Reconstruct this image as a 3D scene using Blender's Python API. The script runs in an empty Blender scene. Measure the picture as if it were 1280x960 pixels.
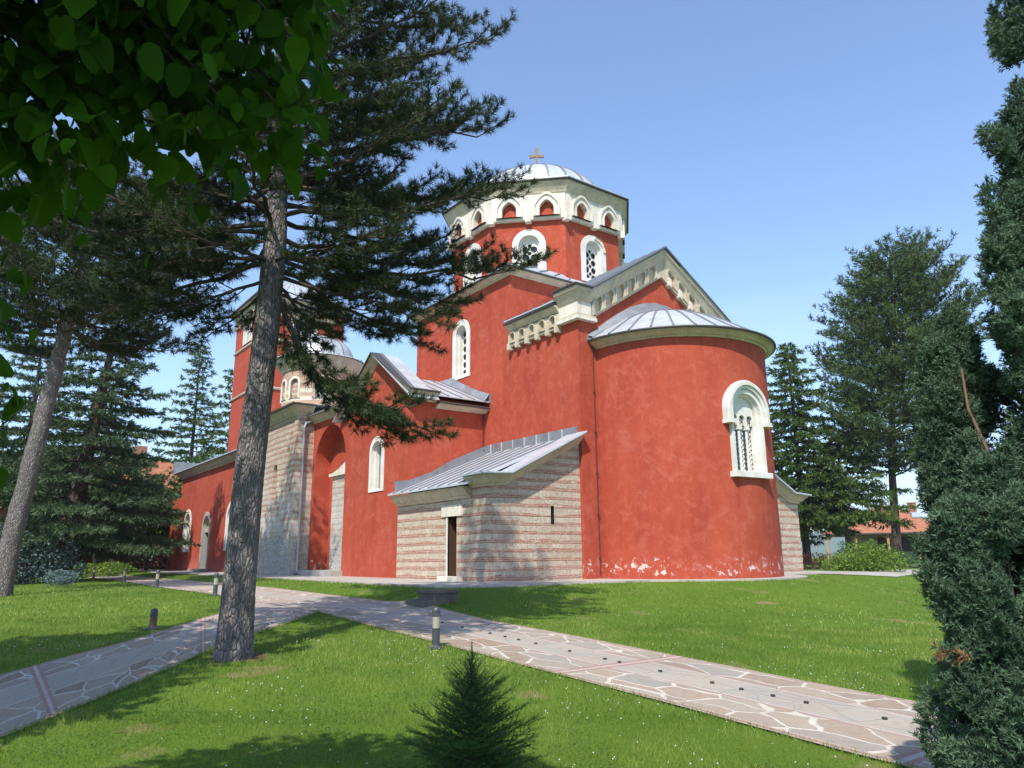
import bpy, bmesh, math, random
import numpy as np
from math import radians as R, sin, cos, pi, hypot, sqrt
from mathutils import Matrix, Vector, noise
random.seed(7); rng = np.random.default_rng(11)
scn = bpy.context.scene; COL = scn.collection

# ------------------------------------------------------------------ camera, sky, sun, exposure
YAW, PITCH, ROLL, FPX, EYE = R(36.65), R(13.07), R(-0.56), 930.0, 0.70
cd = bpy.data.cameras.new('camera'); cam = bpy.data.objects.new('camera', cd); COL.objects.link(cam)
fwd = Vector((-cos(YAW)*cos(PITCH), sin(YAW)*cos(PITCH), sin(PITCH)))
rgt = fwd.cross(Vector((0, 0, 1))).normalized(); upv = rgt.cross(fwd)
r2 = rgt*cos(ROLL) + upv*sin(ROLL); u2 = upv*cos(ROLL) - rgt*sin(ROLL)
m = Matrix((r2, u2, -fwd)).transposed().to_4x4(); m.translation = (0, 0, EYE)
cam.matrix_world = m
cd.sensor_width = 36; cd.lens = FPX/1280*36; cd.clip_start = .05; cd.clip_end = 20000
scn.camera = cam
SUN_AZ, SUN_EL = R(-52), R(50)            # azimuth measured from +X (east) towards +Y (north)
w = bpy.data.worlds.new("World"); scn.world = w; w.use_nodes = True
nt = w.node_tree; bg = nt.nodes['Background']
sky = nt.nodes.new('ShaderNodeTexSky'); sky.sky_type = 'NISHITA'; sky.sun_disc = False
sky.sun_elevation = SUN_EL; sky.sun_rotation = R(90) - SUN_AZ
sky.altitude = 300; sky.air_density = 1.0; sky.dust_density = 0.45; sky.ozone_density = 4.0
_tc = nt.nodes.new('ShaderNodeTexCoord'); _mp = nt.nodes.new('ShaderNodeMapping'); _mp.inputs['Scale'].default_value = (1, 1, 3.2)
_ns = nt.nodes.new('ShaderNodeTexNoise'); _ns.inputs['Scale'].default_value = 2.6; _ns.inputs['Detail'].default_value = 7; _ns.inputs['Roughness'].default_value = .62; _ns.inputs['Distortion'].default_value = .4
_rp = nt.nodes.new('ShaderNodeValToRGB'); _rp.color_ramp.elements[0].position = .50; _rp.color_ramp.elements[1].position = .72
_sp = nt.nodes.new('ShaderNodeSeparateXYZ'); _el = nt.nodes.new('ShaderNodeValToRGB'); e_ = _el.color_ramp.elements; e_[0].position = 0; e_[0].color = (.8, .8, .8, 1); e_[1].position = .36; e_[1].color = (0, 0, 0, 1)
_mu = nt.nodes.new('ShaderNodeMath'); _mu.operation = 'MULTIPLY'; _mx = nt.nodes.new('ShaderNodeMix'); _mx.data_type = 'RGBA'; _mx.inputs[7].default_value = (3.9, 4.3, 4.9, 1)
for a_, b_ in ((_tc.outputs['Generated'], _mp.inputs[0]), (_mp.outputs[0], _ns.inputs['Vector']), (_ns.outputs[0], _rp.inputs[0]), (_tc.outputs['Generated'], _sp.inputs[0]), (_sp.outputs[2], _el.inputs[0]), (_rp.outputs[0], _mu.inputs[0]), (_el.outputs[0], _mu.inputs[1]), (_mu.outputs[0], _mx.inputs[0]), (sky.outputs[0], _mx.inputs[6]), (_mx.outputs[2], bg.inputs[0])): nt.links.new(a_, b_)
bg.inputs[1].default_value = 0.15
sd = bpy.data.lights.new('sun', 'SUN'); sd.energy = 3.25; sd.angle = R(.53); sd.color = (1, .955, .88)
sun = bpy.data.objects.new('sun', sd); COL.objects.link(sun)
sdir = Vector((cos(SUN_AZ)*cos(SUN_EL), sin(SUN_AZ)*cos(SUN_EL), sin(SUN_EL)))
sun.rotation_euler = sdir.to_track_quat('Z', 'Y').to_euler()
vs = scn.view_settings; vs.view_transform = 'Standard'; vs.look = 'None'; vs.exposure = 0.93; vs.gamma = 1
vs.use_curve_mapping = False
scn.render.engine = 'CYCLES'
scn.cycles.max_bounces = 6; scn.cycles.transparent_max_bounces = 4

# ------------------------------------------------------------------ materials
MATS = {}
class NT:
    def __init__(s, name, rough=.8, metal=0.0, spec=.3):
        s.m = bpy.data.materials.new(name); s.m.use_nodes = True; s.t = s.m.node_tree
        s.b = s.t.nodes['Principled BSDF']; s.b.inputs['Roughness'].default_value = rough
        s.b.inputs['Metallic'].default_value = metal; s.b.inputs['Specular IOR Level'].default_value = spec
        s.tc = s.t.nodes.new('ShaderNodeTexCoord'); s.co = s.tc.outputs['Object']; MATS[name] = s.m
    def n(s, typ, **kw):
        x = s.t.nodes.new(typ)
        for k, v in kw.items(): setattr(x, k, v)
        return x
    def l(s, a, b): s.t.links.new(a, b)
    def inp(s, node, key, v):
        if hasattr(v, 'links') or isinstance(v, bpy.types.NodeSocket): s.l(v, node.inputs[key])
        else: node.inputs[key].default_value = v
    def mapping(s, scale=(1, 1, 1), rot=(0, 0, 0), src=None):
        x = s.n('ShaderNodeMapping'); x.inputs['Scale'].default_value = scale; x.inputs['Rotation'].default_value = rot
        s.l(src or s.co, x.inputs[0]); return x.outputs[0]
    def noise(s, scale, detail=4, rough=.55, src=None, dist=0, out=0):
        x = s.n('ShaderNodeTexNoise'); x.inputs['Scale'].default_value = scale; x.inputs['Detail'].default_value = detail
        x.inputs['Roughness'].default_value = rough; x.inputs['Distortion'].default_value = dist
        s.l(src or s.co, x.inputs['Vector']); return x.outputs[out]
    def noise_warp(s):
        q = s.n('ShaderNodeVectorMath', operation='MULTIPLY_ADD'); s.l(s.noise(3.5, 3, out=1), q.inputs[0]); q.inputs[1].default_value = (.10, .10, .22); s.l(s.co, q.inputs[2]); return q.outputs[0]
    def vor(s, scale, feature='F1', src=None, out='Distance', rnd=1):
        x = s.n('ShaderNodeTexVoronoi', feature=feature); x.inputs['Scale'].default_value = scale
        x.inputs['Randomness'].default_value = rnd
        s.l(src or s.co, x.inputs['Vector']); return x.outputs[out]
    def ramp(s, fac, stops, interp='LINEAR'):
        x = s.n('ShaderNodeValToRGB'); x.color_ramp.interpolation = interp; e = x.color_ramp.elements
        while len(e) < len(stops): e.new(.5)
        for i, (p, c) in enumerate(stops):
            e[i].position = p; e[i].color = (c, c, c, 1) if not hasattr(c, '__len__') else (*c, 1)
        s.l(fac, x.inputs[0]); return x.outputs[0]
    def mix(s, fac, a, b, mode='MIX'):
        x = s.n('ShaderNodeMix', data_type='RGBA', blend_type=mode)
        for i, v in ((0, fac), (6, a), (7, b)):
            if isinstance(v, bpy.types.NodeSocket): s.l(v, x.inputs[i])
            elif i == 0: x.inputs[0].default_value = v
            else: x.inputs[i].default_value = (*v, 1) if hasattr(v, '__len__') else (v, v, v, 1)
        return x.outputs[2]
    def math(s, op, a, b=0., c=None):
        x = s.n('ShaderNodeMath', operation=op)
        for i, v in enumerate((a, b) if c is None else (a, b, c)):
            if isinstance(v, bpy.types.NodeSocket): s.l(v, x.inputs[i])
            else: x.inputs[i].default_value = v
        return x.outputs[0]
    def xyz(s, src=None):
        x = s.n('ShaderNodeSeparateXYZ'); s.l(src or s.co, x.inputs[0]); return x.outputs
    def comb(s, x=0., y=0., z=0.):
        n = s.n('ShaderNodeCombineXYZ')
        for i, v in enumerate((x, y, z)):
            if isinstance(v, bpy.types.NodeSocket): s.l(v, n.inputs[i])
            else: n.inputs[i].default_value = v
        return n.outputs[0]
    def col(s, c):
        if isinstance(c, bpy.types.NodeSocket): s.l(c, s.b.inputs['Base Color'])
        else: s.b.inputs['Base Color'].default_value = (*c, 1)
    def bump(s, h, strength=.3, dist=.02):
        x = s.n('ShaderNodeBump'); x.inputs['Strength'].default_value = strength; x.inputs['Distance'].default_value = dist
        s.l(h, x.inputs['Height']); s.l(x.outputs[0], s.b.inputs['Normal'])

def plaster(name, peel, fade=0):
    a = NT(name, .9, spec=.15)
    big = a.noise(.45, 5, .6); mid = a.noise(3.0, 6, .7, dist=.4); fine = a.noise(45, 3, .6)
    c = a.mix(a.ramp(big, [(.3, 0), (.7, 1)]), (.375, .064, .032), (.440, .086, .046))
    st = a.noise(1, 5, .65, src=a.mapping((2.2, 2.2, .35)))
    c = a.mix(a.ramp(st, [(.42, 0), (.75, .55)]), c, (.27, .042, .030)); c = a.mix(a.ramp(a.noise(1, 4, .7, src=a.mapping((7, 7, .25))), [(.55, 0), (.75, .35)]), c, (.24, .045, .032)); c = a.mix(a.ramp(a.noise(.8, 6, .75, dist=1.2), [(.58, 0), (.63, .45)]), c, (.47, .13, .09))
    c = a.mix(a.ramp(mid, [(.48, 0), (.66, .55)]), c, (.49, .125, .080))
    c = a.mix(a.ramp(a.noise(9, 4, .7), [(.5, 0), (.7, .35)]), c, (.29, .042, .026))
    c = a.mix(a.ramp(a.vor(2.1), [(.0, .35), (.025, .35), (.032, 0)]), c, (.55, .30, .24))
    z = a.xyz()[2]
    if fade:
        f = a.math('MULTIPLY', a.ramp(z, [(0, 1), (.55, .45), (1, .1)]), a.ramp(a.noise(.9, 4, .6), [(.35, .1), (.7, .75)]))
        c = a.mix(f, c, (.50, .19, .17))
    if peel:
        pn = a.noise(3.6, 6, .68, src=a.mapping((1.2, 1.2, 1.3)), dist=.15)
        band = a.ramp(z, [(.0, .80), (.15, 1.0), (.35, 1.02), (.62, .93), (.85, .6), (1.0, 0)])
        band2 = a.ramp(z, [(.0, 1), (.85, 1), (.95, 0)])
        v = a.math('MULTIPLY', a.math('MULTIPLY', pn, band), band2)
        pm = a.math('MULTIPLY', a.ramp(v, [(.560, 0), (.572, 1)]), a.ramp(a.noise(1.3, 4), [(.44, .0), (.56, 1)])); c = a.mix(a.ramp(v, [(.50, 0), (.55, .5)]), c, (.50, .17, .13))
        c = a.mix(pm, c, (.66, .55, .48))
        h2 = a.math('MULTIPLY', pm, -1.5)
    else: h2 = 0.
    a.col(c); a.bump(a.math('ADD', a.math('ADD', a.math('MULTIPLY', fine, .4), mid), h2), .35, .02)
plaster('red_plaster', True); plaster('red_plaster_high', False); plaster('faded_plaster', False, 1)
a = NT('white_plaster', .85); c = a.mix(a.ramp(a.noise(2.5, 5), [(.35, 0), (.7, 1)]), (.62, .58, .51), (.76, .74, .69)); a.col(c); a.bump(a.noise(30), .15, .01)
def stone(name, c1, c2, c3):
    a = NT(name, .88, spec=.2)
    n1 = a.noise(1.3, 6, .65); n2 = a.noise(9, 5, .7); n3 = a.noise(50, 2)
    c = a.mix(a.ramp(n1, [(.35, 0), (.65, 1)]), c1, c2)
    c = a.mix(a.ramp(n2, [(.48, 0), (.7, .7)]), c, c3)
    c = a.mix(a.ramp(a.noise(1.0, 5, .6, src=a.mapping((3, 3, .5))), [(.5, 0), (.75, .4)]), c, (.19, .165, .125))
    a.col(c); a.bump(a.math('ADD', a.math('MULTIPLY', n3, .3), n2), .5, .02)
stone('stone', (.50, .425, .31), (.60, .53, .40), (.35, .28, .19))
stone('pale_stone', (.66, .605, .50), (.78, .725, .62), (.48, .41, .31))
stone('step_stone', (.12, .10, .085), (.17, .145, .12), (.09, .075, .06))
stone('grey_stone', (.34, .32, .28), (.42, .40, .36), (.26, .24, .20))
a = NT('lead', .45, .3, .5)
c = a.mix(a.ramp(a.noise(1.6, 5, .6), [(.3, 0), (.7, 1)]), (.46, .475, .49), (.62, .64, .655)); c = a.mix(a.ramp(a.noise(1, 5, .6, src=a.mapping((.7, .7, 4))), [(.45, 0), (.7, .4)]), c, (.36, .37, .38)); a.col(c); a.bump(a.noise(6), .12, .02)
a = NT('dark_lead', .55, .45, .4)
c = a.mix(a.ramp(a.noise(2.2, 5, .6), [(.3, 0), (.7, 1)]), (.20, .21, .225), (.31, .325, .34)); a.col(c)
NT('seam', .5, .4).col((.24, .25, .26))
NT('eave_edge', .5, .3).col((.085, .08, .075))
a = NT('glass_dark', .15, 0, .5); a.col((.03, .033, .04))
NT('glass_pale', .35, 0, .5).col((.34, .34, .32))
a = NT('gold_stone', .7); a.col(a.mix(a.noise(8), (.20, .13, .065), (.30, .21, .12)))
a = NT('old_wood', .7); a.col(a.mix(a.noise(3, 5, src=a.mapping((9, 9, 1))), (.055, .028, .017), (.11, .058, .035)))
NT('zinc_pipe', .45, .6).col((.34, .36, .38))
NT('wire', .6, .3).col((.10, .05, .04))

def striped(name, lo_rubble):
    """courses of pale ashlar alternating with bands of thin red bricks"""
    a = NT(name, .9, spec=.15)
    X, Y, Z = a.xyz(); s = a.math('ADD', X, Y)
    wob = a.math('MULTIPLY', a.math('SUBTRACT', a.noise(.8, 3), .5), .10)
    z = a.math('ADD', Z, wob)
    per = .275
    ph = a.math('FRACT', a.math('DIVIDE', z, per)); row = a.math('FLOOR', a.math('DIVIDE', z, per))
    # brick rows: per period 40 % brick (two courses) 60 % stone
    br = a.n('ShaderNodeTexBrick'); br.inputs['Scale'].default_value = 1
    br.inputs['Brick Width'].default_value = .24; br.inputs['Row Height'].default_value = .06
    br.inputs['Mortar Size'].default_value = .010; br.inputs['Mortar Smooth'].default_value = .3
    br.inputs['Color1'].default_value = (.33, .115, .07, 1); br.inputs['Color2'].default_value = (.42, .20, .14, 1)
    br.inputs['Mortar'].default_value = (.47, .38, .30, 1); br.inputs['Bias'].default_value = .1
    a.l(a.comb(s, z, 0.), br.inputs['Vector'])
    st = a.n('ShaderNodeTexBrick'); st.inputs['Scale'].default_value = 1
    st.inputs['Brick Width'].default_value = .52; st.inputs['Row Height'].default_value = per
    st.inputs['Mortar Size'].default_value = .012; st.inputs['Mortar Smooth'].default_value = .5
    st.inputs['Color1'].default_value = (.50, .41, .30, 1); st.inputs['Color2'].default_value = (.63, .54, .42, 1)
    st.inputs['Mortar'].default_value = (.50, .40, .32, 1)
    a.l(a.comb(a.math('ADD', s, a.math('MULTIPLY', a.noise(.7, 2), .3)), z, 0.), st.inputs['Vector'])
    n1 = a.noise(12, 5, .7)
    stc = a.mix(a.ramp(n1, [(.45, 0), (.68, .75)]), st.outputs[0], (.28, .225, .165)); stc = a.mix(a.ramp(a.noise(34, 3, .7), [(.55, 0), (.68, .7)]), stc, (.20, .15, .11))
    # the amount of brick per band wanders, some courses stay pale
    rn = a.noise(1.0, 2, .5, src=a.comb(a.math('MULTIPLY', s, .45), row, 0.))
    thr = a.ramp(rn, [(.30, .10), (.45, .38), (.70, .66)])
    isb = a.math('LESS_THAN', ph, thr)
    brk = a.noise(3.2, 3, .6, src=a.comb(s, a.math('MULTIPLY', z, 2.5), 0.))
    isb = a.math('MULTIPLY', isb, a.ramp(brk, [(.36, .15), (.46, 1)]))
    c = a.mix(isb, stc, br.outputs[0])
    if lo_rubble:
        vd = a.vor(4.2, 'DISTANCE_TO_EDGE', src=a.comb(s, a.math('MULTIPLY', Z, 1.5), 0.))
        vc = a.vor(4.2, 'F1', src=a.comb(s, a.math('MULTIPLY', Z, 1.5), 0.), out='Color')
        rub = a.mix(a.ramp(vd, [(.03, 0), (.10, 1)]), (.20, .18, .15), a.mix(a.xyz(vc)[0], (.36, .33, .29), (.58, .55, .49)))
        rub = a.mix(.5, rub, (.45, .42, .37))
        pale = a.mix(a.ramp(a.noise(1.1, 4), [(.4, 0), (.6, .75)]), c, (.60, .57, .51))
        c = a.mix(a.ramp(a.math('DIVIDE', z, 8.), [(.40, 1), (.62, 0)]), c, pale)
        c = a.mix(a.ramp(a.math('ADD', a.math('DIVIDE', z, 4.), a.math('MULTIPLY', a.noise(1.5), .2)), [(.50, 1), (.58, 0)]), c, rub)
    c = a.mix(a.ramp(a.noise(.7, 5, .6), [(.45, 0), (.75, .35)]), c, (.30, .27, .23))
    a.col(c)
    hh = a.math('ADD', a.math('ADD', a.math('MULTIPLY', n1, .8), a.math('MULTIPLY', isb, .5)), a.math('MULTIPLY', st.outputs[1], -.8))
    a.bump(hh, .55, .03)
striped('striped_masonry', False); striped('rubble_masonry', True)
a = NT('brick_drum', .9)
br = a.n('ShaderNodeTexBrick'); X, Y, Z = a.xyz(); ang = a.math('ARCTAN2', a.math('SUBTRACT', Y, 15.0), a.math('ADD', X, 37.6))
a.l(a.comb(a.math('MULTIPLY', ang, 1.9), Z, 0.), br.inputs['Vector']); br.inputs['Scale'].default_value = 1
br.inputs['Brick Width'].default_value = .26; br.inputs['Row Height'].default_value = .075; br.inputs['Mortar Size'].default_value = .012
br.inputs['Color1'].default_value = (.36, .19, .12, 1); br.inputs['Color2'].default_value = (.45, .27, .18, 1); br.inputs['Mortar'].default_value = (.50, .42, .33, 1)
bandf = a.ramp(a.math('FRACT', a.math('DIVIDE', Z, .42)), [(.45, 0), (.5, 1)], 'CONSTANT')
lowf = a.math('MULTIPLY', bandf, a.math('LESS_THAN', Z, 9.35))
a.col(a.mix(lowf, br.outputs[0], (.58, .52, .42))); a.bump(br.outputs[1], -.3, .02)

# paving: uv.x = 0..1 across, uv.y = metres along
def paving(name, wid):
    a = NT(name, .8, spec=.25)
    uv = a.tc.outputs['UV']; U, V, _ = a.xyz(uv)
    P = a.comb(a.math('MULTIPLY', U, wid), V, 0.)
    Pn = a.n('ShaderNodeVectorMath', operation='ADD'); a.l(P, Pn.inputs[0])
    nn = a.n('ShaderNodeVectorMath', operation='SCALE'); a.l(a.noise(1.4, 2, src=P, out=1), nn.inputs[0]); nn.inputs['Scale'].default_value = .25
    a.l(nn.outputs[0], Pn.inputs[1]); PP = a.mapping((2.1, 1.35, 1), src=Pn.outputs[0])
    vd = a.vor(1., 'DISTANCE_TO_EDGE', src=PP); vc = a.vor(1., 'F1', src=PP, out='Color')
    j = a.ramp(a.math('ADD', vd, a.math('MULTIPLY', a.noise(9, 3, src=P), .03)), [(.038, 1), (.058, 0)])
    vr = a.xyz(vc)
    cst = a.ramp(vr[0], [(0, (.30, .20, .125)), (.25, (.31, .27, .22)), (.5, (.38, .26, .17)), (.75, (.37, .32, .25)), (1, (.24, .16, .105))])
    nz = a.noise(7, 5, .65, src=P); cst = a.mix(a.ramp(nz, [(.4, 0), (.75, .5)]), cst, (.44, .40, .35))
    side = a.mix(j, cst, a.mix(a.noise(5, 3, src=P), (.72, .66, .56), (.50, .43, .35)))
    cb = a.n('ShaderNodeTexBrick'); a.l(a.comb(V, a.math('MULTIPLY', U, wid), 0.), cb.inputs['Vector']); cb.inputs['Scale'].default_value = 1
    cb.inputs['Brick Width'].default_value = 1.35; cb.inputs['Row Height'].default_value = 3; cb.inputs['Mortar Size'].default_value = .012
    cb.inputs['Color1'].default_value = (.36, .33, .285, 1); cb.inputs['Color2'].default_value = (.43, .385, .315, 1); cb.inputs['Mortar'].default_value = (.40, .33, .28, 1)
    cen = a.mix(a.ramp(a.noise(1.6, 6, .7, src=P, dist=.6), [(.4, 0), (.7, .7)]), cb.outputs[0], (.45, .35, .25))
    def near(u, hw): return a.math('LESS_THAN', a.math('ABSOLUTE', a.math('SUBTRACT', U, u)), hw)
    inside = a.math('LESS_THAN', a.math('ABSOLUTE', a.math('SUBTRACT', U, .47)), .16)
    c = a.mix(inside, side, cen)
    for u, hw, colr in ((.31, .016, (.50, .43, .37)), (.63, .016, (.50, .43, .37)), (.30, .006, (.36, .20, .16)), (.64, .006, (.36, .20, .16)), (.02, .03, (.46, .38, .32)), (.98, .03, (.46, .38, .32)), (.025, .012, (.37, .22, .17)), (.975, .012, (.37, .22, .17))):
        c = a.mix(near(u, hw), c, colr)
    vm = a.math('FRACT', a.math('DIVIDE', V, 4.6)); outer = a.math('SUBTRACT', 1., inside)
    c = a.mix(a.math('LESS_THAN', a.math('ABSOLUTE', a.math('SUBTRACT', vm, .5)), .022), c, (.50, .43, .37))
    c = a.mix(a.math('LESS_THAN', a.math('ABSOLUTE', a.math('SUBTRACT', a.math('ABSOLUTE', a.math('SUBTRACT', vm, .5)), .016)), .008), c, (.37, .21, .17))
    c = a.mix(a.ramp(a.noise(.5, 4, src=P), [(.4, 0), (.8, .4)]), c, (.28, .25, .21)); c = a.mix(a.ramp(a.noise(3.5, 7, .75, src=P, dist=.8), [(.50, 0), (.76, .4)]), c, (.26, .22, .17)); c = a.mix(a.ramp(a.noise(26, 4, .7, src=P), [(.5, 0), (.75, .4)]), c, (.20, .17, .13))
    a.col(c); a.bump(a.math('ADD', a.math('MULTIPLY', j, .5), a.math('MULTIPLY', nz, .6)), .7, .03)
paving('paving', 2.6)
a = NT('slab_pavement', .85)
br = a.n('ShaderNodeTexBrick'); a.l(a.co, br.inputs['Vector']); br.inputs['Scale'].default_value = 1; br.inputs['Brick Width'].default_value = 1.3
br.inputs['Row Height'].default_value = .9; br.inputs['Mortar Size'].default_value = .012
br.inputs['Color1'].default_value = (.36, .33, .29, 1); br.inputs['Color2'].default_value = (.42, .39, .34, 1); br.inputs['Mortar'].default_value = (.26, .22, .19, 1)
a.col(a.mix(a.ramp(a.noise(1.3, 5), [(.4, 0), (.7, .5)]), br.outputs[0], (.45, .36, .31))); a.bump(a.noise(12), .2, .01)

a = NT('lawn', .95, spec=.1)
n1 = a.noise(.35, 5, .6); n2 = a.noise(2.2, 5, .65); n3 = a.noise(38, 3, .7)
c = a.mix(a.ramp(n1, [(.35, 0), (.65, 1)]), (.090, .160, .018), (.14, .22, .028))
c = a.mix(a.ramp(a.noise(.12, 3), [(.4, 0), (.6, .5)]), c, (.15, .22, .03)); c = a.mix(a.ramp(n2, [(.52, 0), (.72, .65)]), c, (.17, .22, .03))
c = a.mix(a.ramp(n3, [(.35, .75), (.65, 0)]), c, (.050, .105, .008))
c = a.mix(a.ramp(a.noise(.9, 4, .5), [(.64, 0), (.72, .75)]), c, (.26, .20, .09)); dd_ = a.n('ShaderNodeVectorMath', operation='DISTANCE'); a.l(a.co, dd_.inputs[0]); dd_.inputs[1].default_value = (-11.68, 3.62, -.7); c = a.mix(a.ramp(a.math('ADD', dd_.outputs['Value'], a.math('MULTIPLY', a.noise(3, 3), .9)), [(.75, .9), (1.05, 0)]), c, (.15, .10, .06))
a.col(c); a.bump(a.math('ADD', n3, a.math('MULTIPLY', n2, .6)), .6, .05)
def leafmat(name, c1, c2, rough=.6, trans=.0, vary=3.0, spec=.25):
    a = NT(name, rough, spec=spec)
    at = a.n('ShaderNodeAttribute', attribute_name='tint'); t = at.outputs['Fac']
    c = a.mix(t, c1, c2); c = a.mix(a.ramp(a.noise(vary, 3), [(.35, 0), (.7, .5)]), c, tuple(x*.65 for x in c1)); a.col(c)
    if trans:
        tr = a.n('ShaderNodeBsdfTranslucent'); ms = a.n('ShaderNodeMixShader'); ms.inputs[0].default_value = trans
        a.l(a.mix(.5, c, tuple(min(1, x*1.6) for x in c2)), tr.inputs[0]); a.l(a.b.outputs[0], ms.inputs[1]); a.l(tr.outputs[0], ms.inputs[2])
        out = [n for n in a.t.nodes if n.type == 'OUTPUT_MATERIAL'][0]; a.l(ms.outputs[0], out.inputs[0])
    return a
leafmat('grass_blade', (.095, .185, .018), (.30, .365, .075), .6, .30, .8)
leafmat('clover_leaf', (.07, .16, .03), (.11, .20, .045), .6, .2)
NT('clover_white', .8).col((.62, .62, .56))
leafmat('pine_needle', (.016, .036, .012), (.072, .100, .030), .55, .12, 1.2)
leafmat('far_pine_needle', (.040, .078, .022), (.115, .165, .048), .6, .1, .5)
leafmat('spruce_needle', (.040, .085, .020), (.130, .190, .036), .6, .15, .5)
leafmat('cedar_needle', (.034, .070, .030), (.125, .180, .078), .6, .1, .5)
leafmat('young_spruce_needle', (.030, .085, .018), (.085, .175, .032), .55, .1, 4)
leafmat('blue_spruce_needle', (.11, .17, .155), (.20, .27, .26), .6, .1, 2)
leafmat('cypress_spray', (.022, .060, .028), (.165, .245, .140), .6, .15, 2.5)
leafmat('broad_leaf', (.020, .060, .005), (.065, .155, .008), .6, .40, 2, .05)
leafmat('far_broad_leaf', (.028, .072, .016), (.070, .130, .030), .6, .2, .8)
leafmat('juniper_leaf', (.10, .19, .025), (.20, .29, .045), .6, .2, 1)
leafmat('barberry_leaf', (.060, .018, .020), (.13, .040, .035), .6, .1, 2)
leafmat('hedge_leaf', (.05, .12, .02), (.09, .18, .03), .6, .1, 2)
leafmat('dead_spray', (.22, .11, .05), (.33, .18, .09), .7)
def bark(name, c1, c2, c3, sc):
    a = NT(name, .95, spec=.1)
    v = a.mapping((1, 1, .30), src=a.noise_warp()); vd = a.vor(sc, 'DISTANCE_TO_EDGE', src=v); vc = a.vor(sc, 'F1', src=v, out='Color')
    n = a.noise(sc*1.4, 6, .7, src=v)
    c = a.mix(a.ramp(n, [(.3, 0), (.7, 1)]), c1, c2); c = a.mix(a.ramp(a.xyz(vc)[0], [(0, 0), (1, .4)]), c, c3)
    c = a.mix(a.ramp(a.math('ADD', vd, a.math('MULTIPLY', n, .12)), [(.04, .8), (.13, 0)]), c, tuple(x*.38 for x in c1)); a.col(c)
    a.bump(a.math('ADD', a.ramp(vd, [(.0, 0), (.25, 1)]), a.math('MULTIPLY', n, .5)), .9, .035)
bark('pine_bark', (.13, .108, .098), (.235, .205, .19), (.40, .37, .35), 22)
bark('dark_bark', (.06, .045, .038), (.10, .08, .068), (.12, .09, .07), 6)
a = NT('branch_bark', .9); a.col(a.mix(a.noise(14), (.045, .034, .028), (.105, .08, .066)))
NT('cypress_bark', .9).col((.22, .13, .09))
a = NT('bollard_grey', .45, .4, .4); a.col((.085, .09, .10))
a = NT('bollard_lens', .25, 0, .5); a.col(a.mix(a.noise(20), (.30, .28, .20), (.42, .40, .32)))
NT('bollard_brown', .7).col((.16, .11, .07))
a = NT('roof_tile', .85)
wv = a.n('ShaderNodeTexWave', wave_type='BANDS', bands_direction='Z'); wv.inputs['Scale'].default_value = 2.2; a.l(a.co, wv.inputs['Vector'])
c = a.mix(a.ramp(a.noise(2.5, 5), [(.3, 0), (.7, 1)]), (.33, .125, .07), (.43, .18, .105)); a.col(a.mix(a.ramp(wv.outputs[0], [(.1, .5), (.3, 0)]), c, (.16, .06, .035))); a.bump(wv.outputs[0], .4, .04)
NT('timber', .75).col((.42, .25, .12))
NT('house_wall', .9).col((.34, .30, .27))
a = NT('brick_wall', .9); br = a.n('ShaderNodeTexBrick'); X, Y, Z = a.xyz(); a.l(a.comb(a.math('ADD', X, Y), Z, 0.), br.inputs['Vector'])
br.inputs['Scale'].default_value = 1; br.inputs['Brick Width'].default_value = .25; br.inputs['Row Height'].default_value = .09; br.inputs['Mortar Size'].default_value = .01
br.inputs['Color1'].default_value = (.28, .09, .05, 1); br.inputs['Color2'].default_value = (.35, .14, .08, 1); br.inputs['Mortar'].default_value = (.3, .25, .2, 1); a.col(br.outputs[0])
a = NT('dark_brick', .9); a.col(a.mix(a.noise(4, 4), (.10, .04, .03), (.17, .07, .05)))
NT('skylight', .2, 0, .6).col((.35, .42, .48))
NT('lamp_white', .5).col((.75, .75, .72))
NT('hill_green', 1, spec=.05).col((.07, .12, .06))
NT('stud_metal', .5, .5).col((.05, .05, .05))

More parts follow.
